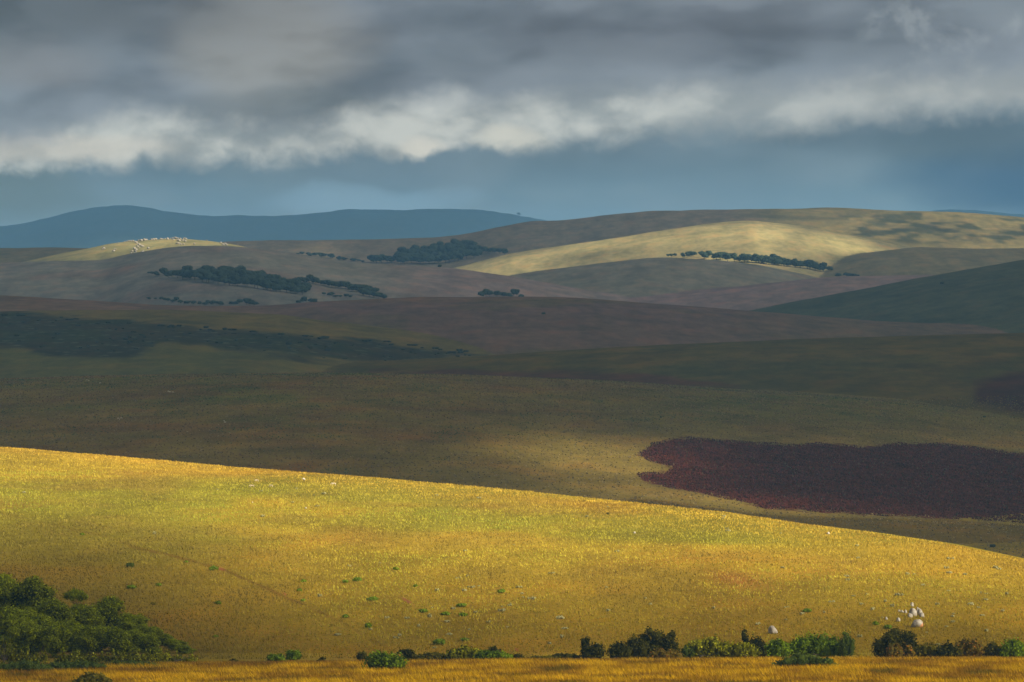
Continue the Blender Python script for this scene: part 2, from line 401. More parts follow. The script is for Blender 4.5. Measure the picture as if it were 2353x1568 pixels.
    blend(Bm * sstep(N, 0.0, 0.45), green * 1.15, .75)
    blend(Bm * sstep(-N2, 0.05, 0.45), rust, .5)
    blend(Bm * sstep(u, 1250, 1700) * sstep(v, 1010, 960), np.array([.15, .145, .06]), .7)
    blend(Bm * sstep(v, 960, 1050) * sstep(u, 900, 1350), np.array([.30, .24, .13]), .8)
    # olive hill
    O = on('olive')
    blend(O * sstep(N, -0.1, .5), np.array([.10, .095, .03]), .8)
    ms, _ = inside(u, v + N2 * 10, [(850, 851), (1050, 852), (1300, 856), (1480, 858), (1640, 880), (1700, 893), (1500, 884), (1250, 873), (1000, 863), (840, 860)], 6)
    blend(O * ms, np.array([.13, .055, .06]), .85)
    ms, _ = inside(u, v + N2 * 16, [(2240, 880), (2320, 860), (2700, 840), (2700, 960), (2353, 950), (2240, 930)], 14)
    blend(O * ms, np.array([.075, .022, .025]), .9)
    blend(O * sstep(-N2, .1, .5), np.array([.19, .13, .05]), .5)
    # scrub slope: green hollow, dark thickets painted where they grow
    S = on('scrub')
    blend(S * sstep(v, 770, 815) * sstep(u, 900, 500), np.array([.14, .145, .085]), .9)
    ms, _ = inside(u + N * 40, v + N2 * 18, [(-500, 700), (0, 717), (150, 729), (300, 740), (450, 750), (600, 763), (750, 775), (900, 785), (1000, 799), (1130, 814), (1000, 825), (850, 833), (700, 829), (600, 812), (500, 806), (470, 792), (370, 792), (280, 817), (120, 816), (60, 800), (-500, 790)], 8)
    blend(S * ms, np.array([.045, .040, .034]), .9)
    blend(S * ms * sstep(N2, .0, .3), np.array([.05, .06, .035]), .8)
    scr = (S * ms)
    P = on('plum')
    blend(P * sstep(u, 450, 800) * sstep(v, 690, 700) , np.array([.205, .14, .205]), .75)
    blend(P * sstep(u, 1500, 1900), np.array([.17, .13, .09]), .6)
    blend(P * sstep(N, 0.0, .5), np.array([.16, .15, .08]), .5)
    Mv = on('grovehill')
    blend(Mv * sstep(-N, .0, .4), np.array([.28, .22, .27]), .6)
    blend(Mv * sstep(u, 800, 1050), np.array([.28, .22, .30]), .8)
    blend(on('plateau') * sstep(u, 1750, 1400), np.array([.24, .21, .20]), .6)
    blend(on('plateau') * sstep(u, 1650, 1800), np.array([.33, .28, .15]), .9)
    E = on('plateau') * (v < 575)
    ms, _ = inside(u + N2 * 60, v + N * 16 + N2 * 10, [(1960, 500), (2050, 497), (2353, 505), (2800, 520), (2800, 575), (2353, 556), (2200, 560), (2080, 555), (1960, 540), (2000, 525)], 7)
    blend(E * ms * sstep(N2, -.25, .25), np.array([.07, .085, .06]), .85)
    ms, _ = inside(u, v, [(1700, 494), (1830, 497), (1950, 500), (1950, 506), (1800, 504)], 5)
    blend(E * ms, np.array([.08, .09, .07]), .6)
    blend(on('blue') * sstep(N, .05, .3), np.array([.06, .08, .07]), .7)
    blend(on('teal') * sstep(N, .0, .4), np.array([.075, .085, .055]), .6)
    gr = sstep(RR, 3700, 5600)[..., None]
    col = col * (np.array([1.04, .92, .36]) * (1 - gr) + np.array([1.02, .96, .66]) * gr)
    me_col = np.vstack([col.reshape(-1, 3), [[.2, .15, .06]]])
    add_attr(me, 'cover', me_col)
    fm, sd = inside(u, v, FIELD, 10)
    fld = np.where(Bm | (on('fold') & False), np.clip(sd / 24.0, -1, 1), -1.0)
    add_attr(me, 'field', np.append(fld.ravel(), -1.0))
    add_attr(me, 'scrubby', np.append(scr.ravel().astype(float), 0.0))
    ob = link(bpy.data.objects.new('ground', me))
    tag(ob, kind='structure')
    m, t, b = principled('grassland', 1.0, 0.0)
    geo = t.new('ShaderNodeNewGeometry').outputs['Position']
    at_c = t.new('ShaderNodeAttribute', attribute_name='cover').outputs['Color']
    at_f = t.new('ShaderNodeAttribute', attribute_name='field').outputs['Fac']
    at_s = t.new('ShaderNodeAttribute', attribute_name='scrubby').outputs['Fac']
    flat = t.vm('MULTIPLY', geo, (1, 1, 0))
    n1 = t.noise(flat, 1.1, 4, .65); n2 = t.noise(flat, 0.16, 5, .65, .4); n3 = t.noise(t.vm('MULTIPLY', geo, (1, .45, 0)), 0.028, 5, .6)
    n4 = t.noise(t.vm('MULTIPLY', geo, (1, .5, 0)), 0.006, 4, .6)
    c = t.mix(t.ramp(n2, .35, .7, 0, .55), at_c, t.mix(1.0, at_c, (.68, .72, .62), 'MULTIPLY'))
    c = t.mix(t.ramp(n3, .45, .75, 0, .6), c, t.mix(1.0, c, (1.1, .75, .62), 'MULTIPLY'))
    c = t.mix(t.ramp(n4, .4, .7, 0, .45), c, t.mix(1.0, c, (.86, .92, .84), 'MULTIPLY'))
    n5 = t.noise(t.vm('MULTIPLY', geo, (1, .16, 0)), 0.022, 5, .65); n6 = t.noise(t.vm('MULTIPLY', geo, (1, .25, 0)), 0.09, 4, .6)
    st = t.m('ADD', t.ramp(n5, .36, .62, .90, 1.14), t.ramp(n6, .35, .65, -.08, .08)); c = t.mix(1.0, c, t.xyz(st, st, st), 'MULTIPLY')
    bright = t.m('ADD', t.m('ADD', t.ramp(n1, .3, .7, .70, 1.15), t.ramp(n2, .3, .7, -.14, .16)), t.ramp(n3, .3, .7, -.18, .18))
    c = t.mix(1.0, c, t.xyz(bright, bright, bright), 'MULTIPLY')
    # ragged edge of the dark red bracken field
    edge = t.m('ADD', at_f, t.m('MULTIPLY', t.m('SUBTRACT', t.noise(flat, .12, 5, .7), .5), 1.6))
    fcol = t.mix(t.ramp(n2, .35, .65), (.075, .016, .009), (.14, .032, .018))
    fcol = t.mix(t.ramp(n1, .62, .8, 0, .5), fcol, (.16, .10, .06))
    c = t.mix(t.ramp(edge, -.12, .12), c, fcol)
    # scrub: speckle of dark bushes and pale ones
    vo = t.new('ShaderNodeTexVoronoi'); t.put(vo.inputs['Vector'], t.vm('MULTIPLY', geo, (1, .5, 0))); vo.inputs['Scale'].default_value = .11
    sp = t.m('MULTIPLY', t.ramp(vo.outputs['Distance'], .25, .5, 1, 0), at_s)
    c = t.mix(t.m('MULTIPLY', sp, .5), c, t.mix(t.ramp(t.noise(flat, .05, 2), .45, .6), (.025, .035, .025), (.16, .17, .10)))
    t.put(b.inputs['Base Color'], c)
    bump = t.new('ShaderNodeBump'); bump.inputs['Strength'].default_value = .55; bump.inputs['Distance'].default_value = .8
    t.put(bump.inputs['Height'], t.m('ADD', t.m('MULTIPLY', n1, .5), t.m('MULTIPLY', n2, 1.6)))
    t.l.new(bump.outputs[0], b.inputs['Normal'])
    me.materials.append(m)
    return ob
ground = build_terrain()

# ------------------------------------------------------------------ the cloud deck whose gaps let the sun through
DECK = 1700.0
FARGAP = 0.9  # added gap behind the plateau, lets sun brighten the far haze
def sunlight(gx, gy, gz):
    """how much sun reaches the ground at these points (0..1): the pattern of gaps in the clouds"""
    r = np.hypot(gx, gy); th = np.arctan2(gx, gy)
    u = UC + F * np.tan(np.clip(th, -0.3, 0.3)); v = VH - F * gz / np.maximum(r * np.cos(np.clip(th, -1.2, 1.2)), 1)
    n = fbm(gx / 120 + 4, gy / 220, 3); nb = fbm(gx / 500 + 9, gy / 900, 3)
    def el(uc, rc, du, dr, ang=0.0):
        a = (u - uc) / du; b_ = (r - rc) / dr
        ca, sa = math.cos(ang), math.sin(ang)
        return np.exp(-((a * ca + b_ * sa) ** 2 + (-a * sa + b_ * ca) ** 2) ** 1.4)
    L = 0.13 + 0.03 * nb
    # the golden hill and the meadow
    gold = sstep(r, 1500, 1400)
    g = 1.0 - .58 * np.exp(-((u - 100) / 480) ** 2 - ((r - 860) / 170) ** 2) - .50 * sstep(r, 860, 730) * (r > 400) * sstep(np.abs(r - 716), 0, 45)**0
    g = (g - .22 * sstep(u, 900, 0) * sstep(r, 1150, 900) * (r > 700)) * (1 - .27 * sstep(r, 1000, 740) * (r > 705)) + .30 * n
    L = np.maximum(L, gold * np.clip(g, .12, 1))
    rb = lambda uu, vv, rm: vis_r(uu, vv, rm)
    for (uc, vc, rm, du, dr, s) in [
        (1390, 1045, 1500, 240, 160, .80), (1450, 1075, 1500, 160, 100, .75), (1560, 1030, 1500, 120, 110, .4), (1640, 1150, 1500, 300, 75, .55), (1300, 985, 1500, 210, 160, .12), (2050, 1180, 1500, 420, 80, .22), (2200, 960, 1500, 500, 160, .10),
        (380, 565, 7400, 270, 420, .85), (560, 556, 7400, 130, 200, .25),
        (1200, 628, 7000, 140, 300, .75), (1330, 622, 7000, 70, 140, .35), (735, 574, 8300, 70, 260, .50), (1020, 600, 8300, 60, 200, .25),
        (1180, 612, 8000, 190, 330, .85), (1480, 550, 8200, 330, 330, .85), (1720, 545, 8000, 300, 480, .95), (1640, 575, 7900, 220, 380, .8), (1900, 560, 8000, 190, 350, .8),
        (1950, 520, 9000, 420, 420, .55), (2280, 560, 9000, 260, 400, .62), (2250, 505, 9000, 400, 400, .58)]:
        L = np.maximum(L, s * el(uc + 0 * nb, rb(uc, vc, rm), du * (1 + .3 * nb), dr * (1 + .5 * n)) * (1 + .45 * n) + .05)
    # clouds that keep their shade over these
    for (uc, vc, rm, du, dr, s) in [(1420, 505, 9300, 330, 700, .85), (1380, 585, 7800, 130, 110, .6), (1500, 630, 7000, 500, 260, .9), (2150, 590, 7800, 300, 330, .85), (1640, 516, 8600, 90, 60, .25), (1600, 490, 9500, 160, 500, .7)]:
        L = L * (1 - s * el(uc, rb(uc, vc, rm), du, dr))
    L = np.maximum(L, .24 * sstep(r, 5300, 6500))
    L = np.maximum(L, FARGAP * sstep(r, 10350, 10800) * sstep(r, 22800, 21800) * (.8 + nb))
    wide = sstep(np.abs(th), .12, .22) * (r > 1600)
    L = L * (1 - wide) + np.clip(.1 + .9 * sstep(nb, .1, .3), 0, 1) * wide
    return np.clip(L, 0.03, 1)

def build_deck():
    ox, oy = SUN.x / SUN.z * DECK, SUN.y / SUN.z * DECK
    xs = np.concatenate([-np.geomspace(20000, 1750, 36), np.linspace(-1700, 1700, 190), np.geomspace(1750, 20000, 36)]) + ox
    xs = np.clip(xs, -20000, 20000); xs = np.unique(xs)
    ys = np.concatenate([-np.geomspace(12000, 1000, 20), np.linspace(-900, 400, 14), np.linspace(420, 2700, 170), np.geomspace(2712, 24900, 290)]) + oy
    ys = np.unique(ys)
    X, Y = np.meshgrid(xs, ys, indexing='ij')
    gz = np.full(X.shape, -40.0)
    for it in range(7):
        h = (DECK - gz) / SUN.z
        gx = X - SUN.x * h; gy = Y - SUN.y * h
        gz = gz * .35 + .65 * surface(gx, gy)
    L = sunlight(gx, gy, gz)
    nx, ny = X.shape
    hump = 35 * fbm(X / 350, Y / 350, 4)
    bot = DECK + np.zeros_like(X)
    top = DECK + 90 + 120 * (fbm(X / 500 + 5, Y / 500, 4) + .5)
    edge = np.zeros_like(X, bool); edge[0] = edge[-1] = True; edge[:, 0] = edge[:, -1] = True
    verts = np.vstack([np.stack([X.ravel(), Y.ravel(), (bot + hump * .5).ravel()], 1), np.stack([X.ravel(), Y.ravel(), top.ravel()], 1)])
    i = np.arange(nx * ny).reshape(nx, ny)
    q = np.stack([i[:-1, :-1], i[:-1, 1:], i[1:, 1:], i[1:, :-1]], -1).reshape(-1, 4)
    o = nx * ny
    sides = []
    for line in (i[0], i[-1], i[:, 0], i[:, -1]):
        sides.append(np.stack([line[:-1], line[1:], line[1:] + o, line[:-1] + o], -1))
    me = quick_mesh('clouds', verts, np.vstack([q, q[:, ::-1] + o] + sides), True)
    cover = np.concatenate([(1 - L).ravel(), (0.25 * (1 - L)).ravel()])
    add_attr(me, 'cloudiness', cover)
    ob = link(bpy.data.objects.new('clouds', me))
    tag(ob, 'broken grey cloud layer overhead with sunlit gaps', 'clouds', kind='stuff')
    m = bpy.data.materials.new('cloud'); m.use_nodes = True
    t = NT(m.node_tree); t.n.clear()
    d = t.new('ShaderNodeAttribute', attribute_name='cloudiness').outputs['Fac']
    tr = t.new('ShaderNodeBsdfTransparent'); tl = t.new('ShaderNodeBsdfTranslucent'); df = t.new('ShaderNodeBsdfDiffuse')
    tl.inputs[0].default_value = (.17, .17, .18, 1); df.inputs[0].default_value = (.35, .36, .38, 1)
    body = t.new('ShaderNodeMixShader'); body.inputs[0].default_value = .45
    t.l.new(tl.outputs[0], body.inputs[1]); t.l.new(df.outputs[0], body.inputs[2])
    mx = t.new('ShaderNodeMixShader'); t.l.new(d, mx.inputs[0]); t.l.new(tr.outputs[0], mx.inputs[1]); t.l.new(body.outputs[0], mx.inputs[2])
    out = t.new('ShaderNodeOutputMaterial'); t.l.new(mx.outputs[0], out.inputs[0])
    me.materials.append(m)
    return ob
build_deck()

# ------------------------------------------------------------------ air
def build_haze():
    s, z0, z1 = 26200.0, -90.0, 640.0
    v = [(x, y, z) for z in (z0, z1) for x, y in ((-s, -s), (s, -s), (s, s), (-s, s))]
    me = bpy.data.meshes.new('haze')
    me.from_pydata(v, [], [(3, 2, 1, 0), (4, 5, 6, 7), (0, 1, 5, 4), (1, 2, 6, 5), (2, 3, 7, 6), (3, 0, 4, 7)])
    m = bpy.data.materials.new('air'); m.use_nodes = True
    t = NT(m.node_tree); t.n.clear()
    pv = t.new('ShaderNodeVolumePrincipled')
    pv.inputs['Color'].default_value = (.23, .55, 1.0, 1)
    pv.inputs['Density'].default_value = 5.0e-5
    pv.inputs['Anisotropy'].default_value = 0.0
    out = t.new('ShaderNodeOutputMaterial'); t.l.new(pv.outputs[0], out.inputs['Volume'])
    me.materials.append(m)
    ob = link(bpy.data.objects.new('haze', me)); tag(ob, kind='stuff')
build_haze()

# ------------------------------------------------------------------ grass, bracken
def tinted_material(name, rough=0.8, transl=0.3, attr='tint'):
    m, t, b = principled(name, rough, 0.0)
    c = t.new('ShaderNodeAttribute', attribute_name=attr).outputs['Color']
    t.put(b.inputs['Base Color'], c)
    tl = t.new('ShaderNodeBsdfTranslucent'); t.put(tl.inputs[0], c)
    mx = t.new('ShaderNodeMixShader'); mx.inputs[0].default_value = transl
    t.l.new(b.outputs[0], mx.inputs[1]); t.l.new(tl.outputs[0], mx.inputs[2])
    t.l.new(mx.outputs[0], t.n['Material Output'].inputs['Surface'])
    return m
grass_mat = tinted_material('dry_grass')

def blades(name, x, y, z, h, w, lean, rng, col, curl=.25):
    """one tapering bent blade (a triangle on a quad) per root"""
    n = len(x)
    a = rng.random(n) * 2 * math.pi
    dx_, dy_ = np.cos(a) * w / 2, np.sin(a) * w / 2
    lx = lean[0] * h + rng.normal(0, curl, n) * h; ly = lean[1] * h + rng.normal(0, curl, n) * h
    base = np.stack([x, y, z - .03], 1)
    side = np.stack([dx_, dy_, 0 * dx_], 1)
    mid = base + np.stack([lx * .35, ly * .35, h * .55], 1)
    tip = base + np.stack([lx, ly, h], 1)
    V = np.stack([base - side, base + side, mid + side * .8, mid - side * .8, tip], 1).reshape(-1, 3)
    i = np.arange(n) * 5
    T = np.concatenate([np.stack([i, i + 1, i + 2], 1), np.stack([i, i + 2, i + 3], 1), np.stack([i + 3, i + 2, i + 4], 1)])
    me = quick_mesh(name, V, T)
    add_attr(me, 'tint', np.repeat(col, 5, 0))
    me.materials.append(grass_mat)
    return link(bpy.data.objects.new(name, me))
def scatter(rng, n, u0, u1, r0, r1):
    u = rng.uniform(u0, u1, n); r = np.sqrt(rng.uniform(r0 * r0, r1 * r1, n))
    th = np.arctan((u - UC) / F); x, y = r * np.sin(th), r * np.cos(th)
    return u, r, x, y
def build_grass():
    rng = np.random.default_rng(11)
    # tall meadow grass in front
    n = 210000
    u, r, x, y = scatter(rng, n, -160, 2520, 575, 699)
    z = surface(x, y)
    nz = fbm(x / 6, y / 9, 3); nb = fbm(x / 2.0, y / 3.0, 2)
    gold_ = np.array([.68, .42, .010]); red = np.array([.34, .17, .010]); grn = np.array([.13, .12, .015])
    f1 = sstep(nz, -.25, .35)[:, None]; f2 = (sstep(-nz, .12, .45) * .7)[:, None]
    col = red * (1 - f1) + gold_ * f1
    col = col * (1 - f2) + grn * f2
    col = col * (1 + .5 * nb[:, None]) * rng.uniform(.65, 1.35, (n, 1))
    edge = sstep(r, 672, 697)[:, None]; col = col * (1 - .5 * edge) + np.array([.22, .10, .025]) * .5 * edge
    h = rng.uniform(.45, .95, n) * (1 + .3 * nz) * (1 - .35 * sstep(r, 680, 698))
    o = blades('grass', x, y, z, h, rng.uniform(.05, .10, n), (-.32, 0.05), rng, col, .2)
    tag(o, 'tall golden grass across the front of the meadow', 'grass', kind='stuff')
    # shorter grass over the golden hill, clumped
    n = 420000
    u, r, x, y = scatter(rng, n, -140, 2500, 726, 1375)
    D1 = np.interp(np.clip(u, -500, 2850), UT, TAB[0][1])
    zz_ = surface(x, y); vv_ = VH - F * zz_ / y
    ok = (r < D1 + 30) & (rng.random(n) > scar_mask(u, vv_) * 1.1) & (rng.random(n) > track_mask(u, vv_) * .6)
    u, r, x, y, D1 = u[ok], r[ok], x[ok], y[ok], D1[ok]; n = len(u)
    z = surface(x, y); v = VH - F * z / y
    N = fbm(x / 140 + 3, y / 260, 4, 0.55); N2 = fbm(x / 22, y / 40 + 7, 4, .6); N3 = fbm(x / 3.1, y / 4.5, 2)
    straw = np.array([.53, .425, .052]); grn = np.array([.31, .33, .040]); rust = np.array([.41, .29, .065]); crest = np.array([.60, .37, .05])
    w1 = (sstep(N, .05, .4) * .55 + sstep(N2, .08, .4) * .6)[:, None].clip(0, .9); w2 = (sstep(-N2, .1, .45) * .6)[:, None]
    col = straw * (1 - w1) + grn * w1; col = col * (1 - w2) + rust * w2
    w3 = sstep(r, D1 - 130, D1 - 10)[:, None] * .7; col = col * (1 - w3) + crest * w3  # lit rim of the crest put into the grass colour
    w4 = (np.exp(-((u - 1690) / 66) ** 2 - ((v - 1330 - (u - 1690) * .18) / 17) ** 2) * (r < 1150))[:, None] * .45; col = col * (1 - w4) + np.array([.36, .15, .08]) * w4
    w5 = (sstep(v, 1180, 1480) * .7)[:, None]; col = col * (1 - w5) + np.array([.26, .185, .012]) * w5
    w6 = (sstep(u, 900, 100) * sstep(v, 1120, 1280))[:, None] * .7; col = col * (1 - w6) + np.array([.22, .155, .035]) * w6  # foot and lower left: shade mixed into the grass tint
    col = col * (1 + .32 * N3[:, None]) * rng.uniform(.82, 1.18, (n, 1)) * (1 + .35 * N2[:, None])
    tk = track_mask(u, v)[:, None]; col = col * (1 - tk) + np.array([.13, .075, .02]) * tk
    h = rng.uniform(.12, .42, n) * (1 + .8 * N3)
    o = blades('grass', x, y, z, h, rng.uniform(.09, .22, n), (-.15, 0.0), rng, col, .35)
    tag(o, 'short golden grass over the sunlit hill', 'grass', kind='stuff')
    # dark red bracken
    n = 140000
    u, r, x, y = scatter(rng, n, 1440, 2780, 1780, 2750)
    z = surface(x, y); v = VH - F * z / y
    m_, sd = inside(u, v, FIELD, 6)
    keep = (sd + 8 * fbm(x / 9, y / 14, 3) > 0) & (sd > -8)
    u, r, x, y, z = u[keep], r[keep], x[keep], y[keep], z[keep]; n = len(u)
    N3 = fbm(x / 6, y / 9, 3)
    col = (np.array([.118, .032, .020]) * (1 + .7 * N3[:, None])) * rng.uniform(.5, 1.5, (n, 1))
    pale = rng.random(n) < .035; col[pale] = np.array([.17, .12, .07])
    grn = rng.random(n) < .03; col[grn] = np.array([.05, .07, .03])
    o = blades('bracken', x, y, z, rng.uniform(.3, .8, n), rng.uniform(.35, .8, n), (-.1, 0), rng, col, .4)
    tag(o, 'dark red bracken covering the patch on the shaded slope', 'bracken', kind='stuff')
    # grass clumps on the brown slope
    n = 90000
    u, r, x, y = scatter(rng, n, -100, 2450, 1500, 3050)
    z = surface(x, y); v = VH - F * z / y
    m_, sd = inside(u, v, FIELD, 6)
    N = fbm(x / 140 + 3, y / 260, 4); N2 = fbm(x / 25, y / 50 + 7, 4, .6)
    keep = (sd < 4)
    brown = np.array([.23, .165, .070]); grn = np.array([.12, .135, .045]); rust = np.array([.20, .11, .055])
    w1 = sstep(N2 + N * .5, .0, .4)[:, None]; w2 = sstep(-N2, .1, .4)[:, None] * .6
    col = brown * (1 - w1) + grn * w1; col = col * (1 - w2) + rust * w2
    w3 = (sstep(v, 960, 1050) * sstep(u, 900, 1350))[:, None] * .7; col = col * (1 - w3) + np.array([.33, .25, .10]) * w3
    col = (col * rng.uniform(.5, 1.5, (n, 1)))[keep]
    x, y, z = x[keep], y[keep], z[keep]; n = len(x)
    o = blades('grass', x, y, z, rng.uniform(.25, .6, n), rng.uniform(.35, .9, n), (-.1, 0), rng, col, .5)
    tag(o, 'brown and green grass clumps on the shaded second slope', 'grass', kind='stuff')
build_grass()

# ------------------------------------------------------------------ plants
def leaf_mat(name, c1, c2, c3=None, transl=.25, rough=.7):
    """foliage: every leaf between c1 and c2 by its own random number, a few of c3"""
    m, t, b = principled(name, rough, .04)
    f = t.new('ShaderNodeAttribute', attribute_name='leaf').outputs['Fac']
    oi = t.new('ShaderNodeObjectInfo').outputs['Random']
    n = t.noise(t.new('ShaderNodeTexCoord').outputs['Object'], .55, 3, .6)
    mixf = t.m('ADD', t.m('MULTIPLY', f, .75), t.m('ADD', t.ramp(n, .35, .65, -.12, .3), t.m('MULTIPLY', oi, .18)), clamp=True)
    c = t.mix(mixf, c1, c2)
    if c3: c = t.mix(t.ramp(f, .86, .93), c, c3)
    t.put(b.inputs['Base Color'], c)
    tl = t.new('ShaderNodeBsdfTranslucent'); t.put(tl.inputs[0], c)
    mx = t.new('ShaderNodeMixShader'); mx.inputs[0].default_value = transl
    t.l.new(b.outputs[0], mx.inputs[1]); t.l.new(tl.outputs[0], mx.inputs[2])
    t.l.new(mx.outputs[0], t.n['Material Output'].inputs['Surface'])
    return m
M = {
 'thicket': leaf_mat('thicket_leaves', (.030, .040, .002), (.58, .64, .012), None, .4),  # bright end above real leaves: lit highlights put into the colour
 'dark': leaf_mat('dark_leaves', (.012, .014, .002), (.15, .135, .010)),
 'green': leaf_mat('green_leaves', (.035, .060, .003), (.32, .46, .012)),
 'yellow': leaf_mat('yellow_green_leaves', (.06, .06, .003), (.58, .58, .012), (.85, .82, .06), .4),
 'olive': leaf_mat('olive_leaves', (.07, .07, .008), (.22, .18, .014), (.36, .26, .02)),
 'orange': leaf_mat('orange_leaves', (.11, .09, .012), (.34, .22, .02), (.50, .20, .03)),
 'feather': leaf_mat('feathery_leaves', (.05, .075, .010), (.16, .21, .03)),
 'lime': leaf_mat('lime_leaves', (.12, .20, .012), (.27, .38, .02)),
 'pale': leaf_mat('silvery_leaves', (.30, .28, .12), (.58, .54, .28), (.7, .68, .45)),
 'far': leaf_mat('far_tree_leaves', (.022, .045, .035), (.12, .16, .09), None, .1),
 'heath': leaf_mat('heath_leaves', (.03, .038, .022), (.07, .08, .04), None, .1),
}
def bark_mat():
    m, t, b = principled('bark', .9, .1)
    n = t.noise(t.vm('MULTIPLY', t.new('ShaderNodeTexCoord').outputs['Object'], (6, 6, 1)), 2.0, 4)
    t.put(b.inputs['Base Color'], t.mix(t.ramp(n, .35, .65), (.06, .045, .03), (.20, .16, .11)))
    return m
BARK = bark_mat()

def leaf_cloud(rng, lobes, n, size, core=.62, flat=.35, seed_fill=.6):
    """leaf-sized quads through the outer volume of several lobes + a dark ragged core inside each. lobes: (cx,cy,cz,rx,ry,rz)"""
    L = np.array(lobes, float)
    wts = (L[:, 3] * L[:, 4] + L[:, 3] * L[:, 5] + L[:, 4] * L[:, 5]); wts /= wts.sum()
    k_ = rng.choice(len(L), n, p=wts)
    d = rng.normal(size=(n, 3)); d[:, 2] = np.where(rng.random(n) < .6, np.abs(d[:, 2]), d[:, 2]); d /= np.linalg.norm(d, axis=1)[:, None]
    # clumpy: directions gather round twig tips
    ntw = 40; tips = rng.normal(size=(len(L), ntw, 3)); tips /= np.linalg.norm(tips, axis=2)[..., None]
    g = (rng.random(n) < seed_fill)[:, None]
    ti = rng.integers(0, ntw, n); tw = tips[k_, ti]; tr_ = rng.uniform(.80, 1.22, (len(L), ntw))[k_, ti]
    d = np.where(g, tw + rng.normal(0, .15, (n, 3)), d); d /= np.linalg.norm(d, axis=1)[:, None]
    rad = rng.uniform(.66, 1.04, n) * np.where(g[:, 0], tr_, 1.0)
    P = L[k_, :3] + d * L[k_, 3:6] * rad[:, None]
    nrm = d + rng.normal(0, .75, (n, 3)); nrm[:, 2] += flat; nrm /= np.linalg.norm(nrm, axis=1)[:, None]
    a = np.cross(nrm, rng.normal(size=(n, 3))); a /= np.linalg.norm(a, axis=1)[:, None]
    b = np.cross(nrm, a)
    s = size * rng.uniform(.55, 1.35, n)[:, None]
    a *= s * .5; b *= s * .36
    V = np.stack([P - a, P - b, P + a, P + b], 1).reshape(-1, 3)
    Fq = np.arange(n * 4).reshape(n, 4)
    leaf = np.repeat(rng.random(n), 4)
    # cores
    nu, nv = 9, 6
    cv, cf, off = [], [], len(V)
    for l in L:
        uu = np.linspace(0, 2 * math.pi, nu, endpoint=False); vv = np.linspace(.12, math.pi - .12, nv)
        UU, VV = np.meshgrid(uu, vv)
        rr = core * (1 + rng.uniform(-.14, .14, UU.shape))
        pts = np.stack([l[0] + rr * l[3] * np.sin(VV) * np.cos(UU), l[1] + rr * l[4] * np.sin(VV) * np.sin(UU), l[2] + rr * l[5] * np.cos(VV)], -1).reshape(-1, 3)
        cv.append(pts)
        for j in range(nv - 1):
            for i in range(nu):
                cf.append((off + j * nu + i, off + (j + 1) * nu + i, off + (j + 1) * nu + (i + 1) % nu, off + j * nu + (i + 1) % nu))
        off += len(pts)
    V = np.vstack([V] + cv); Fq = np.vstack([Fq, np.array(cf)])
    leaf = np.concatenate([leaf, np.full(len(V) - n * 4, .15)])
    return V, Fq, leaf
def tube(paths, sides=6):
    """tapered limbs: each path is a list of (x,y,z,r)"""
    V, Fc = [], []
    for p in paths:
        p = np.array(p, float); base = len(V)
        for i, q in enumerate(p):
            t = p[min(i + 1, len(p) - 1), :3] - p[max(i - 1, 0), :3]; t /= np.linalg.norm(t) + 1e-9
            a = np.cross(t, (0.3, 1, 0.1)); a /= np.linalg.norm(a); b = np.cross(t, a)
            for s_ in range(sides):
                an = 2 * math.pi * s_ / sides
                V.append(q[:3] + (a * math.cos(an) + b * math.sin(an)) * q[3])
        for i in range(len(p) - 1):
            for s_ in range(sides):
                Fc.append((base + i * sides + s_, base + i * sides + (s_ + 1) % sides, base + (i + 1) * sides + (s_ + 1) % sides, base + (i + 1) * sides + s_))
    return np.array(V), np.array(Fc)
def crown_mesh(name, V, Fq, leaf, mat):
    me = quick_mesh(name, V, Fq); add_attr(me, 'leaf', leaf); me.materials.append(mat); return me
def limbs(rng, lobes, base_r, h0, n=None, stems=1, spread=0.0):
    """trunk(s) from the ground that fork up to the lobes"""
    paths = []
    L = np.array(lobes)
    c = L[:, :3].mean(0)
    for s_ in range(stems):
        ox, oy = rng.uniform(-spread, spread, 2) if stems > 1 else (0, 0)
        fork = np.array([ox * .6 + c[0] * .3, oy * .6 + c[1] * .3, h0])
        paths.append([(ox, oy, -.4, base_r), (ox + rng.normal(0, .05), oy, h0 * .5, base_r * .75), (*fork, base_r * .6)])
        for l in L[s_::stems]:
            m_ = (fork + l[:3]) / 2 + rng.normal(0, .12, 3) * h0 * .3
            paths.append([(*fork, base_r * .55), (*m_, base_r * .32), (l[0], l[1], l[2] + l[5] * .4, base_r * .1)])
    return tube(paths)
def child(name, me, parent):
    o = link(bpy.data.objects.new(name, me)); o.parent = parent; return o
def empty(name, loc, rz=0.0):
    o = link(bpy.data.objects.new(name, None)); o.location = loc; o.rotation_euler = (0, 0, rz); o.empty_display_size = .5; return o

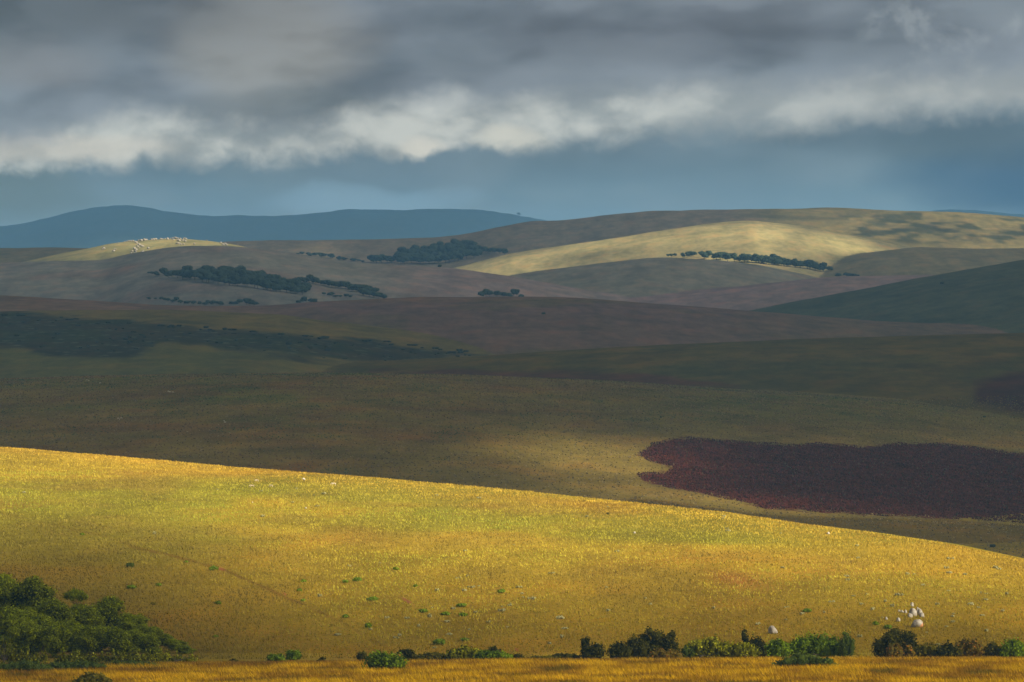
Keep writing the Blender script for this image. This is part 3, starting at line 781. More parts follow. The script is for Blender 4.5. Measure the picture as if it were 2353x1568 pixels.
# --- the thicket of trees in the lower left
def tree_variant(seed, kind):
    rng = np.random.default_rng(seed)
    lobes = []
    if kind == 'round':
        for i in range(17):
            a = rng.uniform(0, 6.28); q = rng.uniform(.1, .62)
            lobes.append((q * math.cos(a) * .6, q * math.sin(a) * .55, rng.uniform(.12, .80), *(rng.uniform(.20, .30, 3) * (1, 1, 1.0) * (.86, .86, .80))))
        lobes.append((0, 0, .78, .26, .24, .18))
    elif kind == 'umbrella':
        for i in range(10):
            a = i * 2.4; q = .12 + .05 * i
            lobes.append((q * math.cos(a), q * math.sin(a), .88 - q * .25 + rng.uniform(-.03, .03), .22, .2, .10))
    else:   # slender
        for i in range(7):
            z_ = .25 + i * .105
            lobes.append((rng.uniform(-.08, .08), rng.uniform(-.08, .08), z_, .15 * (1.15 - z_ * .6), .15, .13))
    n = {'round': 9500, 'umbrella': 2600, 'slender': 1500}[kind]
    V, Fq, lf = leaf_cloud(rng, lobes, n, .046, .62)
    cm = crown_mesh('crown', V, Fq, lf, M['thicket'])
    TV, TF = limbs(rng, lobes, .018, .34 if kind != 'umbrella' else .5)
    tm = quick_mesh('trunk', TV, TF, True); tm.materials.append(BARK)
    return cm, tm
VAR = {'round': [tree_variant(21 + i, 'round') for i in range(3)], 'umbrella': [tree_variant(31, 'umbrella')], 'slender': [tree_variant(41, 'slender')]}
def place_tree(u, vtop, r, wpx, kind, var, label, mat=None):
    x, y, z = at_r(u, r)
    h = (VH - vtop) * y / F - z
    cm, tm = VAR[kind][var % len(VAR[kind])]
    o = empty('tree', (x, y, z), random.random() * 6.28)
    wm = wpx * y / F
    base_w = {'round': 1.05, 'umbrella': 1.3, 'slender': .34}[kind]
    o.scale = (wm / base_w, wm / base_w, h)
    child('crown', cm, o); child('trunk', tm, o)
    tag(o, label, 'tree', 'trees of the dark thicket at the foot of the golden hill')
    return o
random.seed(4)
for a in [
 (10, 1313, 800, 100, 'round', 0, 'tallest tree of the dark thicket, cut by the left edge of the picture'),
 (72, 1322, 792, 120, 'round', 1, 'broad light green crown at the top of the thicket, second highest'),
 (175, 1349, 788, 58, 'umbrella', 0, 'flat-topped umbrella tree standing alone above the thicket, reddish under its crown'),
 (118, 1372, 770, 110, 'round', 2, 'green tree just below and left of the flat-topped umbrella tree'),
 (190, 1385, 774, 110, 'round', 0, 'green tree directly beneath the flat-topped umbrella tree'),
 (250, 1369, 778, 105, 'round', 1, 'round yellow-green topped tree right of the umbrella tree'),
 (292, 1405, 768, 80, 'round', 2, 'tree stepping down right of the round yellow-green topped tree'),
 (325, 1416, 775, 34, 'slender', 0, 'thin small-headed tree poking above the sloping right side of the thicket'),
 (352, 1438, 762, 62, 'round', 0, 'low tree on the descending right side of the thicket'),
 (409, 1470, 752, 50, 'round', 2, 'lowest tree at the right tip of the thicket'),
 (381, 1456, 757, 52, 'round', 1, 'small tree between the low tree and the right tip of the thicket'),
 (438, 1490, 745, 36, 'round', 0, 'smallest tree, at the very right end of the thicket by the sprouting shrubs'),
 (325, 1434, 766, 60, 'round', 1, 'tree below the thin small-headed tree on the sloping side of the thicket'),
 (396, 1466, 748, 46, 'round', 0, 'narrow low tree near the right end of the thicket, in front of its neighbours'),
 (424, 1482, 742, 42, 'round', 1, 'very small tree next to last at the right end of the thicket'),
 (25, 1388, 757, 120, 'round', 2, 'dark tree in shade at the left edge, under the tallest tree'),
 (95, 1408, 752, 115, 'round', 0, 'dark olive tree in the middle of the thicket face, near its left'),
 (165, 1424, 748, 115, 'round', 1, 'dark rounded tree in the centre of the thicket'),
 (232, 1432, 747, 110, 'round', 2, 'dark green tree right of the centre of the thicket'),
 (300, 1446, 745, 105, 'round', 1, 'dark green tree in the right half of the thicket face'),
 (345, 1455, 738, 66, 'round', 2, 'small dark tree at the foot of the thicket, towards its right tip'),
 (60, 1418, 737, 92, 'round', 1, 'black-green tree at the foot of the thicket, behind the leftmost sprouting shrub'),
 (130, 1428, 735, 88, 'round', 0, 'black-green tree at the foot of the thicket, left of centre'),
 (205, 1432, 735, 88, 'round', 2, 'black-green tree at the foot of the thicket, at its centre'),
 (275, 1442, 734, 82, 'round', 0, 'black-green tree at the foot of the thicket, behind the widest sprouting shrub')]:
    place_tree(*a)

# --- shrubs of the hedge and the meadow edge
def bush(name, cat, u, vb, wpx, hpx, shape, mat, label, group, seed, r=None, leaf=.26, dens=1.0, parts=True):
    rng = np.random.default_rng(seed)
    if r is None: x, y, z = at(u, vb)
    else: x, y, z = at_r(u, r)
    w = wpx * y / F; h = hpx * y / F
    if r is not None: h = (VH - (vb - hpx)) * y / F - z
    lobes = []
    hw = w / 2
    if shape in ('mound', 'mass'):
        nl = max(4, int(5 + w / 1.3)) if shape == 'mass' else 9
        for i in range(nl):
            t_ = (i + .5) / nl * 2 - 1 if shape == 'mass' else rng.uniform(-.7, .7)
            hh = h * (.55 + .45 * math.sqrt(max(0, 1 - t_ * t_))) * rng.uniform(.78, 1.0) if shape == 'mass' else h * (1 - .5 * t_ * t_) * rng.uniform(.8, 1)
            rx = (w / nl * rng.uniform(.7, 1.1) + .3) if shape == 'mass' else w * .24
            lobes.append((t_ * (hw - rx * .5), rng.uniform(-.4, .4) * min(w, 4) * .4, hh * .52, rx, max(.5, min(w, 5) * .24), hh * .5))
            if shape == 'mass' and rng.random() < .6: lobes.append((t_ * hw * .85 + rng.uniform(-.4, .4), -.6, hh * .3, rx * .8, .6, hh * .3))
    elif shape == 'tall':
        for i in range(6):
            t_ = rng.uniform(-.5, .5); z_ = rng.uniform(.3, .8)
            lobes.append((t_ * hw, rng.uniform(-.2, .2) * w, h * z_, w * .25, w * .22, h * .22))
        lobes.append((rng.uniform(-.2, .2) * hw, 0, h * .85, w * .16, w * .16, h * .15))
        lobes.append((0, 0, h * .25, w * .4, w * .3, h * .25))
    elif shape == 'spread':
        for i in range(9):
            t_ = (i + .5) / 9 * 2 - 1
            hh = h * (1 - .65 * t_ * t_) * rng.uniform(.75, 1.05)
            lobes.append((t_ * hw * .85, rng.uniform(-.6, .6), hh * .5, w * .12, .9, hh * .5))
    elif shape == 'shoots':
        ns = max(4, int(w / .5))
        for i in range(ns):
            t_ = (i + .5) / ns * 2 - 1; hh = h * rng.uniform(.55, 1.0)
            cx = t_ * hw
            lobes.append((cx, rng.uniform(-.4, .4), hh * .36, .55, .5, hh * .38))
            lobes.append((cx + rng.uniform(-.1, .3), rng.uniform(-.3, .3), hh * .75, .14, .14, hh * .28))
    area = sum(l[3] * l[5] + l[3] * l[4] for l in lobes)
    n = int(np.clip(area * 70 * dens / (leaf / .26) ** 1.3, 120, 9000))
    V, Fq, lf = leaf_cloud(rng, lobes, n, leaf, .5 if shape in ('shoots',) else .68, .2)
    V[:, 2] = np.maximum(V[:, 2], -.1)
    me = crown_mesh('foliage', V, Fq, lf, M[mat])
    if not parts:
        o = link(bpy.data.objects.new(name, me)); o.location = (x, y, z)
        tag(o, label, cat, group); return o
    o = empty(name, (x, y, z))
    child('foliage', me, o)
    TV, TF = limbs(rng, lobes, .05 + .008 * h, h * .18, stems=max(1, min(4, int(w / 2.0))), spread=hw * .6)
    tm = quick_mesh('stem', TV, TF, True); tm.materials.append(BARK); child('stem', tm, o)
    tag(o, label, cat, group)
    return o
HG = 'shrubs along the gully between meadow and hill'
SH = [  # u, base v, width, height, shape, leaves, distance, label
 (8, 1522, 74, 44, 'shoots', 'yellow', 706, 'yellow-green sprouting shrub with one long shoot, at the left edge below the thicket'),
 (74, 1524, 56, 26, 'shoots', 'yellow', 705, 'yellow-green shrub with thin shoots, second from the left below the thicket'),
 (162, 1521, 58, 22, 'shoots', 'yellow', 706, 'yellow-green sprouting shrub below the middle of the thicket'),
 (212, 1523, 36, 22, 'shoots', 'yellow', 706, 'narrow yellow-green shrub with a pointed shoot below the thicket'),
 (272, 1521, 70, 24, 'shoots', 'yellow', 705, 'bright leafy shrub below the right half of the thicket'),
 (342, 1523, 78, 30, 'shoots', 'yellow', 705, 'widest and brightest sprouting shrub below the right tip of the thicket'),
 (415, 1522, 64, 20, 'shoots', 'yellow', 706, 'last yellow-green sprouting shrub, where the golden grass meets the thicket'),
 (50, 1541, 120, 26, 'mass', 'feather', 668, 'low dark green shrub carpet at the left edge in front of the sprouting shrubs'),
 (170, 1537, 130, 22, 'mass', 'feather', 672, 'low dark green shrub carpet in front of the middle of the thicket'),
 (300, 1534, 120, 17, 'mass', 'feather', 680, 'thin low shrub strip between the golden grass and the sprouting shrubs'),
 (213, 1580, 82, 36, 'mound', 'olive', 598, 'olive bush cut off by the bottom edge of the picture'),
 (536, 1527, 22, 12, 'mound', 'dark', 706, 'small dark bush alone right of the thicket'),
 (634, 1527, 40, 27, 'mound', 'green', 704, 'rounded green bush left of the little flat-topped bush'),
 (676, 1524, 42, 31, 'mound', 'green', 708, 'little flat-topped green bush on a thin stem'),
 (738, 1524, 16, 13, 'tall', 'dark', 707, 'tiny dark bush right of the little flat-topped bush'),
 (829, 1519, 32, 22, 'mound', 'dark', 707, 'dark bush tucked behind the big round green bush'),
 (885, 1536, 96, 43, 'mound', 'green', 652, 'big round bright green bush standing forward in the golden grass'),
 (938, 1518, 34, 26, 'tall', 'dark', 708, 'dark bush directly right of the big round green bush'),
 (992, 1518, 82, 20, 'mass', 'olive', 708, 'low olive shrub mass between two darker bushes'),
 (1068, 1517, 70, 34, 'mass', 'yellow', 706, 'yellow-green shrub with a raised tip in the middle of the hedge'),
 (1134, 1504, 34, 22, 'mound', 'dark', 714, 'dark round bush rising behind the bright green hedge shrub'),
 (1132, 1519, 78, 26, 'mass', 'green', 705, 'bright green broad-leaved shrub in front of the dark round bush'),
 (1190, 1516, 30, 14, 'mound', 'dark', 707, 'small dark bush at the end of the bright green shrubs'),
 (1250, 1518, 70, 11, 'mass', 'olive', 706, 'low brownish scrub across the gap in the hedge'),
 (1300, 1514, 54, 15, 'mass', 'dark', 707, 'low dark shrub just left of the lone dark bush with a raised top'),
 (1364, 1512, 58, 36, 'mound', 'dark', 706, 'dark bush left of the big dark clump'),
 (1346, 1512, 20, 47, 'tall', 'dark', 708, 'slim dark bush with a raised knob top'),
 (1425, 1511, 54, 38, 'mound', 'dark', 706, 'dark bush on the left shoulder of the big dark clump'),
 (1462, 1511, 60, 52, 'mound', 'dark', 707, 'dark bush left of the highest one in the big dark clump'),
 (1498, 1511, 54, 66, 'tall', 'dark', 708, 'highest dark bush of the big dark clump'),
 (1540, 1510, 56, 58, 'tall', 'dark', 708, 'tall dark bush on the right of the big dark clump'),
 (1530, 1512, 66, 22, 'mass', 'orange', 700, 'orange and yellow leaved shrub at the foot of the big dark clump'),
 (1582, 1509, 36, 28, 'mound', 'feather', 704, 'grey-green shrub between the orange shrub and the speckled bush'),
 (1630, 1508, 100, 46, 'mass', 'yellow', 705, 'broad yellow-speckled bush right of the big dark clump'),
 (1700, 1507, 84, 38, 'mass', 'yellow', 704, 'yellow-green bush below the thin dark sapling'),
 (1712, 1500, 18, 54, 'tall', 'dark', 712, 'thin dark sapling with a knob head above the yellow bushes'),
 (1738, 1500, 52, 38, 'mound', 'dark', 711, 'dark bush just right of the thin sapling'),
 (1784, 1505, 66, 38, 'mound', 'green', 704, 'round fresh green bush below the lone pale boulder'),
 (1876, 1503, 112, 52, 'mass', 'green', 706, 'tall flat-topped green clump behind the feathery meadow bush'),
 (1948, 1504, 40, 52, 'mound', 'feather', 704, 'upright feathery grey-green shrub at the right end of the flat-topped clump'),
 (1854, 1538, 134, 44, 'spread', 'feather', 650, 'low spreading feathery bush standing out in the golden meadow'),
 (2036, 1500, 62, 44, 'mound', 'dark', 707, 'dark bush on the left of the dark clump under the boulders'),
 (2062, 1499, 72, 54, 'tall', 'dark', 709, 'tallest dark bush under the white boulders'),
 (2096, 1499, 46, 34, 'mound', 'dark', 708, 'dark bush on the right of the clump under the boulders'),
 (2056, 1508, 42, 30, 'mound', 'orange', 699, 'round yellow bush in front of the dark clump under the boulders'),
 (2090, 1505, 22, 24, 'tall', 'orange', 700, 'small orange-tipped bush beside the round yellow bush'),
 (2134, 1500, 58, 24, 'mass', 'olive', 706, 'low olive scrub right of the dark clump under the boulders'),
 (2180, 1503, 52, 30, 'mound', 'dark', 704, 'black-green rounded bush near the right end of the hedge'),
 (2226, 1500, 64, 38, 'mass', 'orange', 706, 'yellowish brown bush near the right end of the hedge'),
 (2282, 1499, 44, 24, 'mound', 'olive', 706, 'thin olive bush in the shade of the gully bank'),
 (2330, 1500, 60, 36, 'mass', 'green', 705, 'green bush cut by the right edge of the picture'),
 (1386, 1562, 26, 16, 'mound', 'feather', 640, 'small grey-green plant in the middle of the golden meadow'),
]
for i, (u, vb, w_, h_, shp, mt, r_, lab) in enumerate(SH):
    bush('shrub', 'shrub', u, vb, w_ * (1.18 if shp != 'tall' else 1.35), h_ * (1.35 if shp == 'shoots' else 1.06), shp, mt, lab, HG, 100 + i, r=r_, leaf=.34 if mt != 'feather' else .26, dens=1.2)

# --- small plants dotted over the hill
dots = [(491, 1311, 24, 11, 'lime'), (428, 1293, 10, 5, 'green'), (299, 1304, 24, 12, 'feather'), (302, 1353, 28, 9, 'lime'), (365, 1347, 18, 8, 'lime'), (501, 1389, 16, 9, 'green'), (352, 1390, 16, 6, 'olive'),
        (697, 1338, 14, 7, 'green'), (687, 1359, 16, 7, 'lime'), (697, 1382, 12, 6, 'green'), (495, 1465, 14, 6, 'green'), (794, 1340, 20, 8, 'lime'), (821, 1336, 26, 10, 'lime'), (909, 1310, 18, 7, 'green'), (955, 1349, 12, 6, 'green'),
        (859, 1380, 36, 9, 'lime'), (1153, 1363, 22, 10, 'lime'), (972, 1408, 22, 10, 'green'), (1023, 1414, 24, 9, 'green'), (1060, 1395, 26, 10, 'lime'), (1063, 1416, 28, 8, 'green'), (846, 1444, 24, 13, 'green'), (1010, 1482, 34, 15, 'lime'),
        (794, 1420, 16, 9, 'green'), (1066, 1473, 26, 8, 'lime'), (1855, 1407, 26, 9, 'lime'), (2231, 1391, 16, 7, 'pale'), (1397, 1183, 10, 5, 'dark'), (190, 1230, 12, 6, 'green'), (1940, 1460, 14, 8, 'green'), (2010, 1437, 22, 9, 'green'), (2040, 1446, 20, 12, 'lime')]
dots.sort()
DL = {491: 'green bush beside the small red scrape on the track', 299: 'grey-green tufted bush above the thicket, on the track side', 859: 'flat bright green patch plant left of the long red earth scar', 1010: 'largest bright green plant low on the golden hill',
      1855: 'bright green plant alone between the lone boulder and the boulder group', 846: 'dark green round bush straight above the big round green bush', 2040: 'leafy green plant just left of the lowest white boulder', 1397: 'tiny dark plant just under the crest of the golden hill', 2231: 'pale green plant right of and above the boulder group'}
ords = ['first', 'second', 'third', 'fourth', 'fifth', 'sixth', 'seventh', 'eighth', 'ninth', 'tenth', 'eleventh', 'twelfth', 'thirteenth', 'fourteenth', 'fifteenth', 'sixteenth', 'seventeenth', 'eighteenth', 'nineteenth', 'twentieth', 'twenty-first', 'twenty-second', 'twenty-third', 'twenty-fourth', 'twenty-fifth', 'twenty-sixth', 'twenty-seventh', 'twenty-eighth', 'twenty-ninth', 'thirtieth', 'thirty-first', 'thirty-second']
CN = {'lime': 'bright green', 'green': 'green', 'feather': 'grey-green', 'olive': 'dull olive', 'pale': 'pale', 'dark': 'dark'}
for i, (u, vb, w_, h_, mt) in enumerate(dots):
    lab = DL.get(u) or 'small %s plant on the golden hill, %s from the left among the scattered plants' % (CN[mt], ords[i])
    bush('small_bush', 'bush', u, vb, w_, h_, 'mound', mt, lab, 'small green plants scattered over the golden hill', 400 + i, leaf=.24, dens=1.6, parts=False)

# --- silvery tufts
def build_tufts():
    rng = np.random.default_rng(77)
    kinds = []
    for i in range(4):
        lobes = [(rng.uniform(-.5, .5), rng.uniform(-.3, .3), .16, .35, .3, .2) for _ in range(4)]
        V, Fq, lf = leaf_cloud(rng, lobes, 60, .26, .7, .5)
        kinds.append(crown_mesh('pale_tuft', V, Fq, lf, M['pale']))
    spots = []
    cl = [(2180, 1400, 180, 60, 62), (1960, 1400, 150, 60, 28), (1330, 1420, 190, 55, 42), (1060, 1420, 120, 40, 24), (960, 1370, 160, 60, 16), (680, 1140, 60, 18, 12), (1650, 1290, 380, 110, 40), (2280, 1320, 100, 50, 20), (900, 1460, 160, 20, 12), (420, 1150, 260, 50, 10), (2000, 1500, 60, 8, 4)]
    for cu, cv, su, sv, n in cl:
        for _ in range(int(n * .55)): spots.append((rng.normal(cu, su), rng.normal(cv, sv)))
    m_ = 0
    for (u, v) in spots:
        crest = ip(u, HILLS[0][2])
        if not (4 < u < 2349 and crest + 12 < v < 1494) or (u < 470 and v > 1290): continue
        x, y, z = at(u, v)
        o = link(bpy.data.objects.new('pale_tuft', kinds[m_ % 4])); m_ += 1
        s = rng.uniform(.42, .95)
        o.location = (x, y, z); o.rotation_euler = (0, 0, rng.uniform(0, 6.28)); o.scale = (s * rng.uniform(.6, 1.4), s, s * rng.uniform(1.0, 1.8))
        where = ('near the crest' if v < crest + 70 else 'high on the slope' if v < crest + 140 else 'low on the slope' if v > 1430 else 'halfway up the slope')
        side = ('above the thicket' if u < 470 else 'above the big round bush' if u < 1150 else 'above the dark clump' if u < 1600 else 'above the yellow bushes' if u < 1960 else 'around the white boulders' if u < 2180 else 'right of the white boulders')
        tag(o, 'small silvery grey-green tuft %s, %s' % (where, side), 'plant', 'silvery tufts dotted over the golden hill')
build_tufts()

# ------------------------------------------------------------------ rocks
def rock_mat(name, warm=False):
    m, t, b = principled(name, .85, .2)
    co = t.new('ShaderNodeTexCoord').outputs['Object']
    n = t.noise(co, 1.6, 6, .65); n2 = t.noise(co, 6.0, 4, .6)
    c = t.mix(t.ramp(n, .38, .62), (.34, .29, .24), (.52, .48, .42))
    c = t.mix(t.ramp(n2, .58, .72, 0, .7), c, (.20, .21, .13))
    if warm:
        x_ = t.new('ShaderNodeSeparateXYZ'); t.l.new(co, x_.inputs[0])
        c = t.mix(t.ramp(t.m('SUBTRACT', t.m('ADD', x_.outputs[0], t.m('MULTIPLY', n2, .4)), x_.outputs[2]), .75, .95, 0, .8), c, (.62, .26, .08))
    t.put(b.inputs['Base Color'], c)
    bp = t.new('ShaderNodeBump'); bp.inputs['Strength'].default_value = .5; bp.inputs['Distance'].default_value = .06
    t.put(bp.inputs['Height'], n2); t.l.new(bp.outputs[0], b.inputs['Normal'])
    return m
ROCK = rock_mat('pale_rock'); ROCKF = rock_mat('white_rock'); [setattr(l.from_node.inputs[6 if True else 0], 'default_value', (.75, .72, .64, 1)) for l in ROCKF.node_tree.links if l.to_socket.name == 'Base Color']; ROCKW = rock_mat('lichened_rock', True)
def rock_mesh(seed, sx, sy, sz, mat, seg=14):
    rng = np.random.default_rng(seed)
    nu, nv = seg, seg // 2 + 2
    uu = np.linspace(0, 2 * math.pi, nu, endpoint=False); vv = np.linspace(0.03, math.pi - .03, nv)
    UU, VV = np.meshgrid(uu, vv)
    d = np.stack([np.sin(VV) * np.cos(UU), np.sin(VV) * np.sin(UU), np.cos(VV)], -1)
    r = np.ones(UU.shape)
    for _ in range(13):      # flat facets: a few planes cut the ball
        nn = rng.normal(size=3); nn[2] = abs(nn[2]) * .7; nn /= np.linalg.norm(nn); c = rng.uniform(.64, .90)
        dp = (d * nn).sum(-1); r = np.where(dp > 1e-3, np.minimum(r, c / np.maximum(dp, 1e-3)), r)
    r *= 1 + rng.uniform(-.035, .035, UU.shape)
    P = (d * r[..., None] * (sx, sy, sz)).reshape(-1, 3)
    P[:, 2] = np.maximum(P[:, 2], -sz * .55)
    top, bot = len(P), len(P) + 1
    P = np.vstack([P, [[0, 0, P[:nu, 2].mean()]], [[0, 0, P[-nu:, 2].mean()]]])
    T = []
    for j in range(nv - 1):
        for i in range(nu):
            a, b_, c_, e = j * nu + i, (j + 1) * nu + i, (j + 1) * nu + (i + 1) % nu, j * nu + (i + 1) % nu
            T += [(a, b_, c_), (a, c_, e)]
    for i in range(nu):
        T += [(top, i, (i + 1) % nu), (bot, (nv - 1) * nu + (i + 1) % nu, (nv - 1) * nu + i)]
    me = quick_mesh('boulder', P, np.array(T)); me.materials.append(mat); return me
BG = 'pale boulders on the lower right of the golden hill'
for i, (u0, u1, v0, v1, lab, wm) in enumerate([
 (2087, 2108, 1395, 1416, 'largest pale boulder of the upper group, blocky with lichen', 0),
 (2105, 2112, 1395, 1408, 'narrow upright boulder wedged against the largest one', 0),
 (2108, 2120, 1396, 1414, 'smooth tall boulder right of the narrow upright one', 0),
 (2113, 2125, 1406, 1419, 'round boulder at the right end of the upper group', 0),
 (2093, 2122, 1421, 1441, 'lowest big boulder with an orange stain on its right side', 1),
 (2091, 2100, 1384, 1394, 'small boulder alone above the upper group', 0),
 (2077, 2085, 1401, 1409, 'small white boulder just left of the largest one', 0),
 (2069, 2077, 1402, 1408, 'tiny white stone, second to the left of the largest boulder', 0),
 (2063, 2069, 1401, 1406, 'tiny white stone, farthest left in the upper row', 0),
 (2059, 2070, 1418, 1429, 'small pale boulder left of the orange-stained one', 0),
 (2086, 2098, 1408, 1419, 'broken slab leaning below the largest pale boulder', 0),
 (2033, 2040, 1417, 1424, 'little pinkish stone at the far left of the boulder group', 0),
 (1765, 1787, 1437, 1456, 'lone round pale boulder above the fresh green hedge bush', 0),
 (1899, 1907, 1222, 1228, 'lone white stone near the crest on the right of the golden hill', 0),
 (692, 702, 1098, 1103, 'cream stone right of the grazing animals near the crest', 0),
 (1454, 1461, 1221, 1226, 'small white stone in the upper middle of the golden hill', 0),
 (578, 582, 1153, 1156, 'cream pebble-like stone below the grazing animals', 0),
 (700, 705, 1165, 1169, 'cream stone below and left of the white grazing animal', 0)]):
    uc = (u0 + u1) / 2
    x, y, z = at(uc, v1)
    sx = (u1 - u0) * y / F / 2; hz = (v1 - v0) * y / F
    sz = hz / 1.5
    me = rock_mesh(900 + i, sx * 1.08, sx * .9, sz, ROCKW if wm else ROCK)
    o = link(bpy.data.objects.new('boulder', me)); o.location = (x, y, z + sz * .5); o.rotation_euler = (0, 0, 0)
    tag(o, lab, 'boulder', BG if i < 12 else 'lone pale stones on the golden hill')
far_rocks = [(413,258,8),(490,245,8),(515,240,9),(540,235,12),(560,238,10),(585,236,12),(610,240,8),(650,232,12),(680,235,18),(715,230,18),(740,218,14),(800,215,12),(822,216,12),(845,214,14),(905,212,12),(920,210,10),(955,207,10),(985,203,12),(1015,200,10),(1045,198,12),(1068,184,16),(1082,186,14),(1108,190,10),(1080,200,14),(1100,204,12),(1130,208,12),(1175,200,12),(1190,208,12),(1155,230,10),(1185,240,14),(1115,237,18),(1100,228,12),(1050,222,12),(985,216,10),(1000,215,8),(625,256,12),(660,283,16),(685,292,12),(640,302,14),(625,284,8),(700,300,12),(660,315,10),(605,328,18),(622,342,18),(615,357,12),(577,357,14),(565,374,9),(600,380,12),(762,320,14),(704,360,14),(690,365,12),(250,325,18),(236,330,10),(363,354,16),(372,328,8),(390,330,8),(1085,266,10),(1108,268,16),(1130,266,10),(1140,277,8),(1170,275,12),(1292,270,10),(1595,258,12),(1622,280,14),(1645,272,14),(1662,282,12),(1435,216,8),(1790,272,8),(640,268,9),(1165,216,9),(1200,214,8)]
rk = [rock_mesh(950 + i, 1, 1, .8, ROCKF, 8) for i in range(5)]
rrng = np.random.default_rng(8)
for i, (zx, zy, w_) in enumerate(far_rocks):
    u, v = 188.2 + zx * .2, 508.2 + zy * .2
    crest = ip(u, HILLS[10][2])
    x, y, z = at(u, max(v, crest + 1.2), 7300)
    s = w_ * .2 * y / F / 2 * 2.8
    o = link(bpy.data.objects.new('boulder', rk[i % 5])); o.location = (x, y, z + s * .55); o.rotation_euler = (0, 0, rrng.uniform(0, 6.3)); o.scale = (s * rrng.uniform(.9, 1.3), s, s * rrng.uniform(.7, 1.1))
    tag(o, 'white boulder, one of the many scattered over the far sunlit hilltop', 'boulder', 'white boulders on the far sunlit hilltop')
for zx, zy, w_, lab in [(1783, 832, 12, 'single white boulder on the shaded slope below the long grove'),]:
    x, y, z = at(188.2 + zx * .2, 508.2 + zy * .2, 5300); s = w_ * .2 * y / F / 2
    o = link(bpy.data.objects.new('boulder', rk[0])); o.location = (x, y, z + s * .3); o.scale = (s * 1.3, s, s); tag(o, lab, 'boulder')
for j, (u, v, w_) in enumerate([(2162 - 500, 604, 6), (1668, 602, 8), (1676, 603, 8), (1684, 604, 8), (1692, 605, 7), (1699, 606, 6), (1672, 605, 5)]):
    x, y, z = at(u, v + 1, 7200); s = w_ * y / F / 2
    o = link(bpy.data.objects.new('boulder', rk[j % 5])); o.location = (x, y, z + s * .1); o.scale = (s * 1.2, s, s * .45)
    tag(o, 'pale flat rock in the outcrop below the tree row of the bright hill', 'boulder', 'pale rock outcrop below the tree row')

# ------------------------------------------------------------------ far groves: every tree its own object
def far_variant(seed):
    rng = np.random.default_rng(seed)
    lobes = [(0, 0, .58, .40, .38, .34)]
    for i in range(6):
        a = i * 1.05 + rng.uniform(-.3, .3)
        lobes.append((.28 * math.cos(a), .28 * math.sin(a), rng.uniform(.36, .70), rng.uniform(.18, .28), .24, rng.uniform(.16, .24)))
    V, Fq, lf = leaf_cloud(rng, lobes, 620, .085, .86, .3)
    TV, TF = limbs(rng, lobes, .03, .25)
    n0 = len(V)
    me = quick_mesh('tree', np.vstack([V, TV]), np.vstack([Fq, TF + n0]))
    add_attr(me, 'leaf', np.concatenate([lf, np.full(len(TV), .1)]))
    me.materials.append(M['far']); me.materials.append(BARK)
    mi = np.zeros(len(Fq) + len(TF), np.int32); mi[len(Fq):] = 1
    me.polygons.foreach_set('material_index', mi)
    return me
FV = [far_variant(60 + i) for i in range(5)]
prng = np.random.default_rng(123)
def far_tree(u, v, hpx, wpx, label, group, rmin):
    x, y, z = at(u, v, rmin)
    o = link(bpy.data.objects.new('tree', FV[prng.integers(0, 5)]))
    o.location = (x, y, z); o.rotation_euler = (0, 0, prng.uniform(0, 6.28))
    h = 1.3 * hpx * y / F * prng.uniform(.7, 1.2); w_ = wpx * y / F * prng.uniform(.85, 1.2)
    o.scale = (w_, w_, h)
    tag(o, label, 'tree', group)
def grove(top, bot, hpx, wpx, du, dv, label, group, rmin, n_max):
    """bases fill the band between the crown line less one tree and the lower edge"""
    u0, u1 = top[0][0], top[-1][0]; n = 0
    rows = []
    u = u0
    while u < u1:
        t_, b_ = ip(u, top) , ip(u, bot)
        hloc = min(hpx, max(5, (b_ - t_)))
        v = b_
        while v > t_ + hloc - 2:
            rows.append((u + prng.uniform(-.4, .4) * du, v + prng.uniform(-.3, .3) * dv, hloc)); v -= dv
        u += du
    prng.shuffle(rows)
    rows = rows[:n_max]
    for (u, v, hh) in rows:
        q = (u - u0) / max(u1 - u0, 1); b_ = ip(u, bot); t_ = ip(u, top)
        pos = ('at its left tip', 'left of its middle', 'around its middle', 'right of its middle', 'at its right tip')[int(np.clip(q * 5, 0, 4))] if u1 - u0 > 60 else ''
        edge = '' if b_ - t_ < 14 or u1 - u0 < 150 else ('lower edge' if v > b_ - 6 else 'upper side' if v < t_ + hh + 3 else 'inner part')
        lab = label + ((', ' + (edge + ' ' if edge else '') + pos) if pos else '')
        far_tree(u, v, hh, 1.22 * max(wpx * hh / hpx, 6), lab, group, rmin)
    return len(rows)
cnt = 0
cnt += grove([(340, 627), (370, 621), (440, 617), (510, 614), (600, 622), (650, 636), (690, 640), (712, 652)], [(340, 631), (400, 640), (450, 647), (565, 660), (650, 672), (690, 678), (712, 674)], 19, 22, 11, 7.5, 'dark tree in the long left grove', 'trees of the long grove on the left hill', 5300, 130)
cnt += grove([(690, 634), (740, 641), (800, 649), (850, 656), (888, 680)], [(690, 650), (740, 656), (800, 668), (850, 684), (888, 687)], 15, 18, 10, 7, 'dark tree in the tail of the long left grove', 'trees of the long grove tail on the left hill', 5300, 45)
cnt += grove([(745, 673), (800, 676), (812, 676)], [(745, 680), (800, 685), (812, 686)], 7, 10, 10, 6, 'low dark tree under the tail of the left grove', 'low trees under the grove tail', 5300, 8)
cnt += grove([(327, 684), (400, 687), (440, 691), (512, 694)], [(327, 687), (400, 696), (440, 700), (512, 703)], 11, 14, 10, 7, 'small dark tree in the line above the brown ridge', 'tree line above the brown ridge', 5300, 20)
cnt += grove([(534, 693), (560, 690), (592, 689)], [(534, 701), (560, 702), (592, 702)], 12, 16, 10, 7, 'small dark tree in the short clump on the brown ridge line', 'short clump above the brown ridge', 5300, 8)
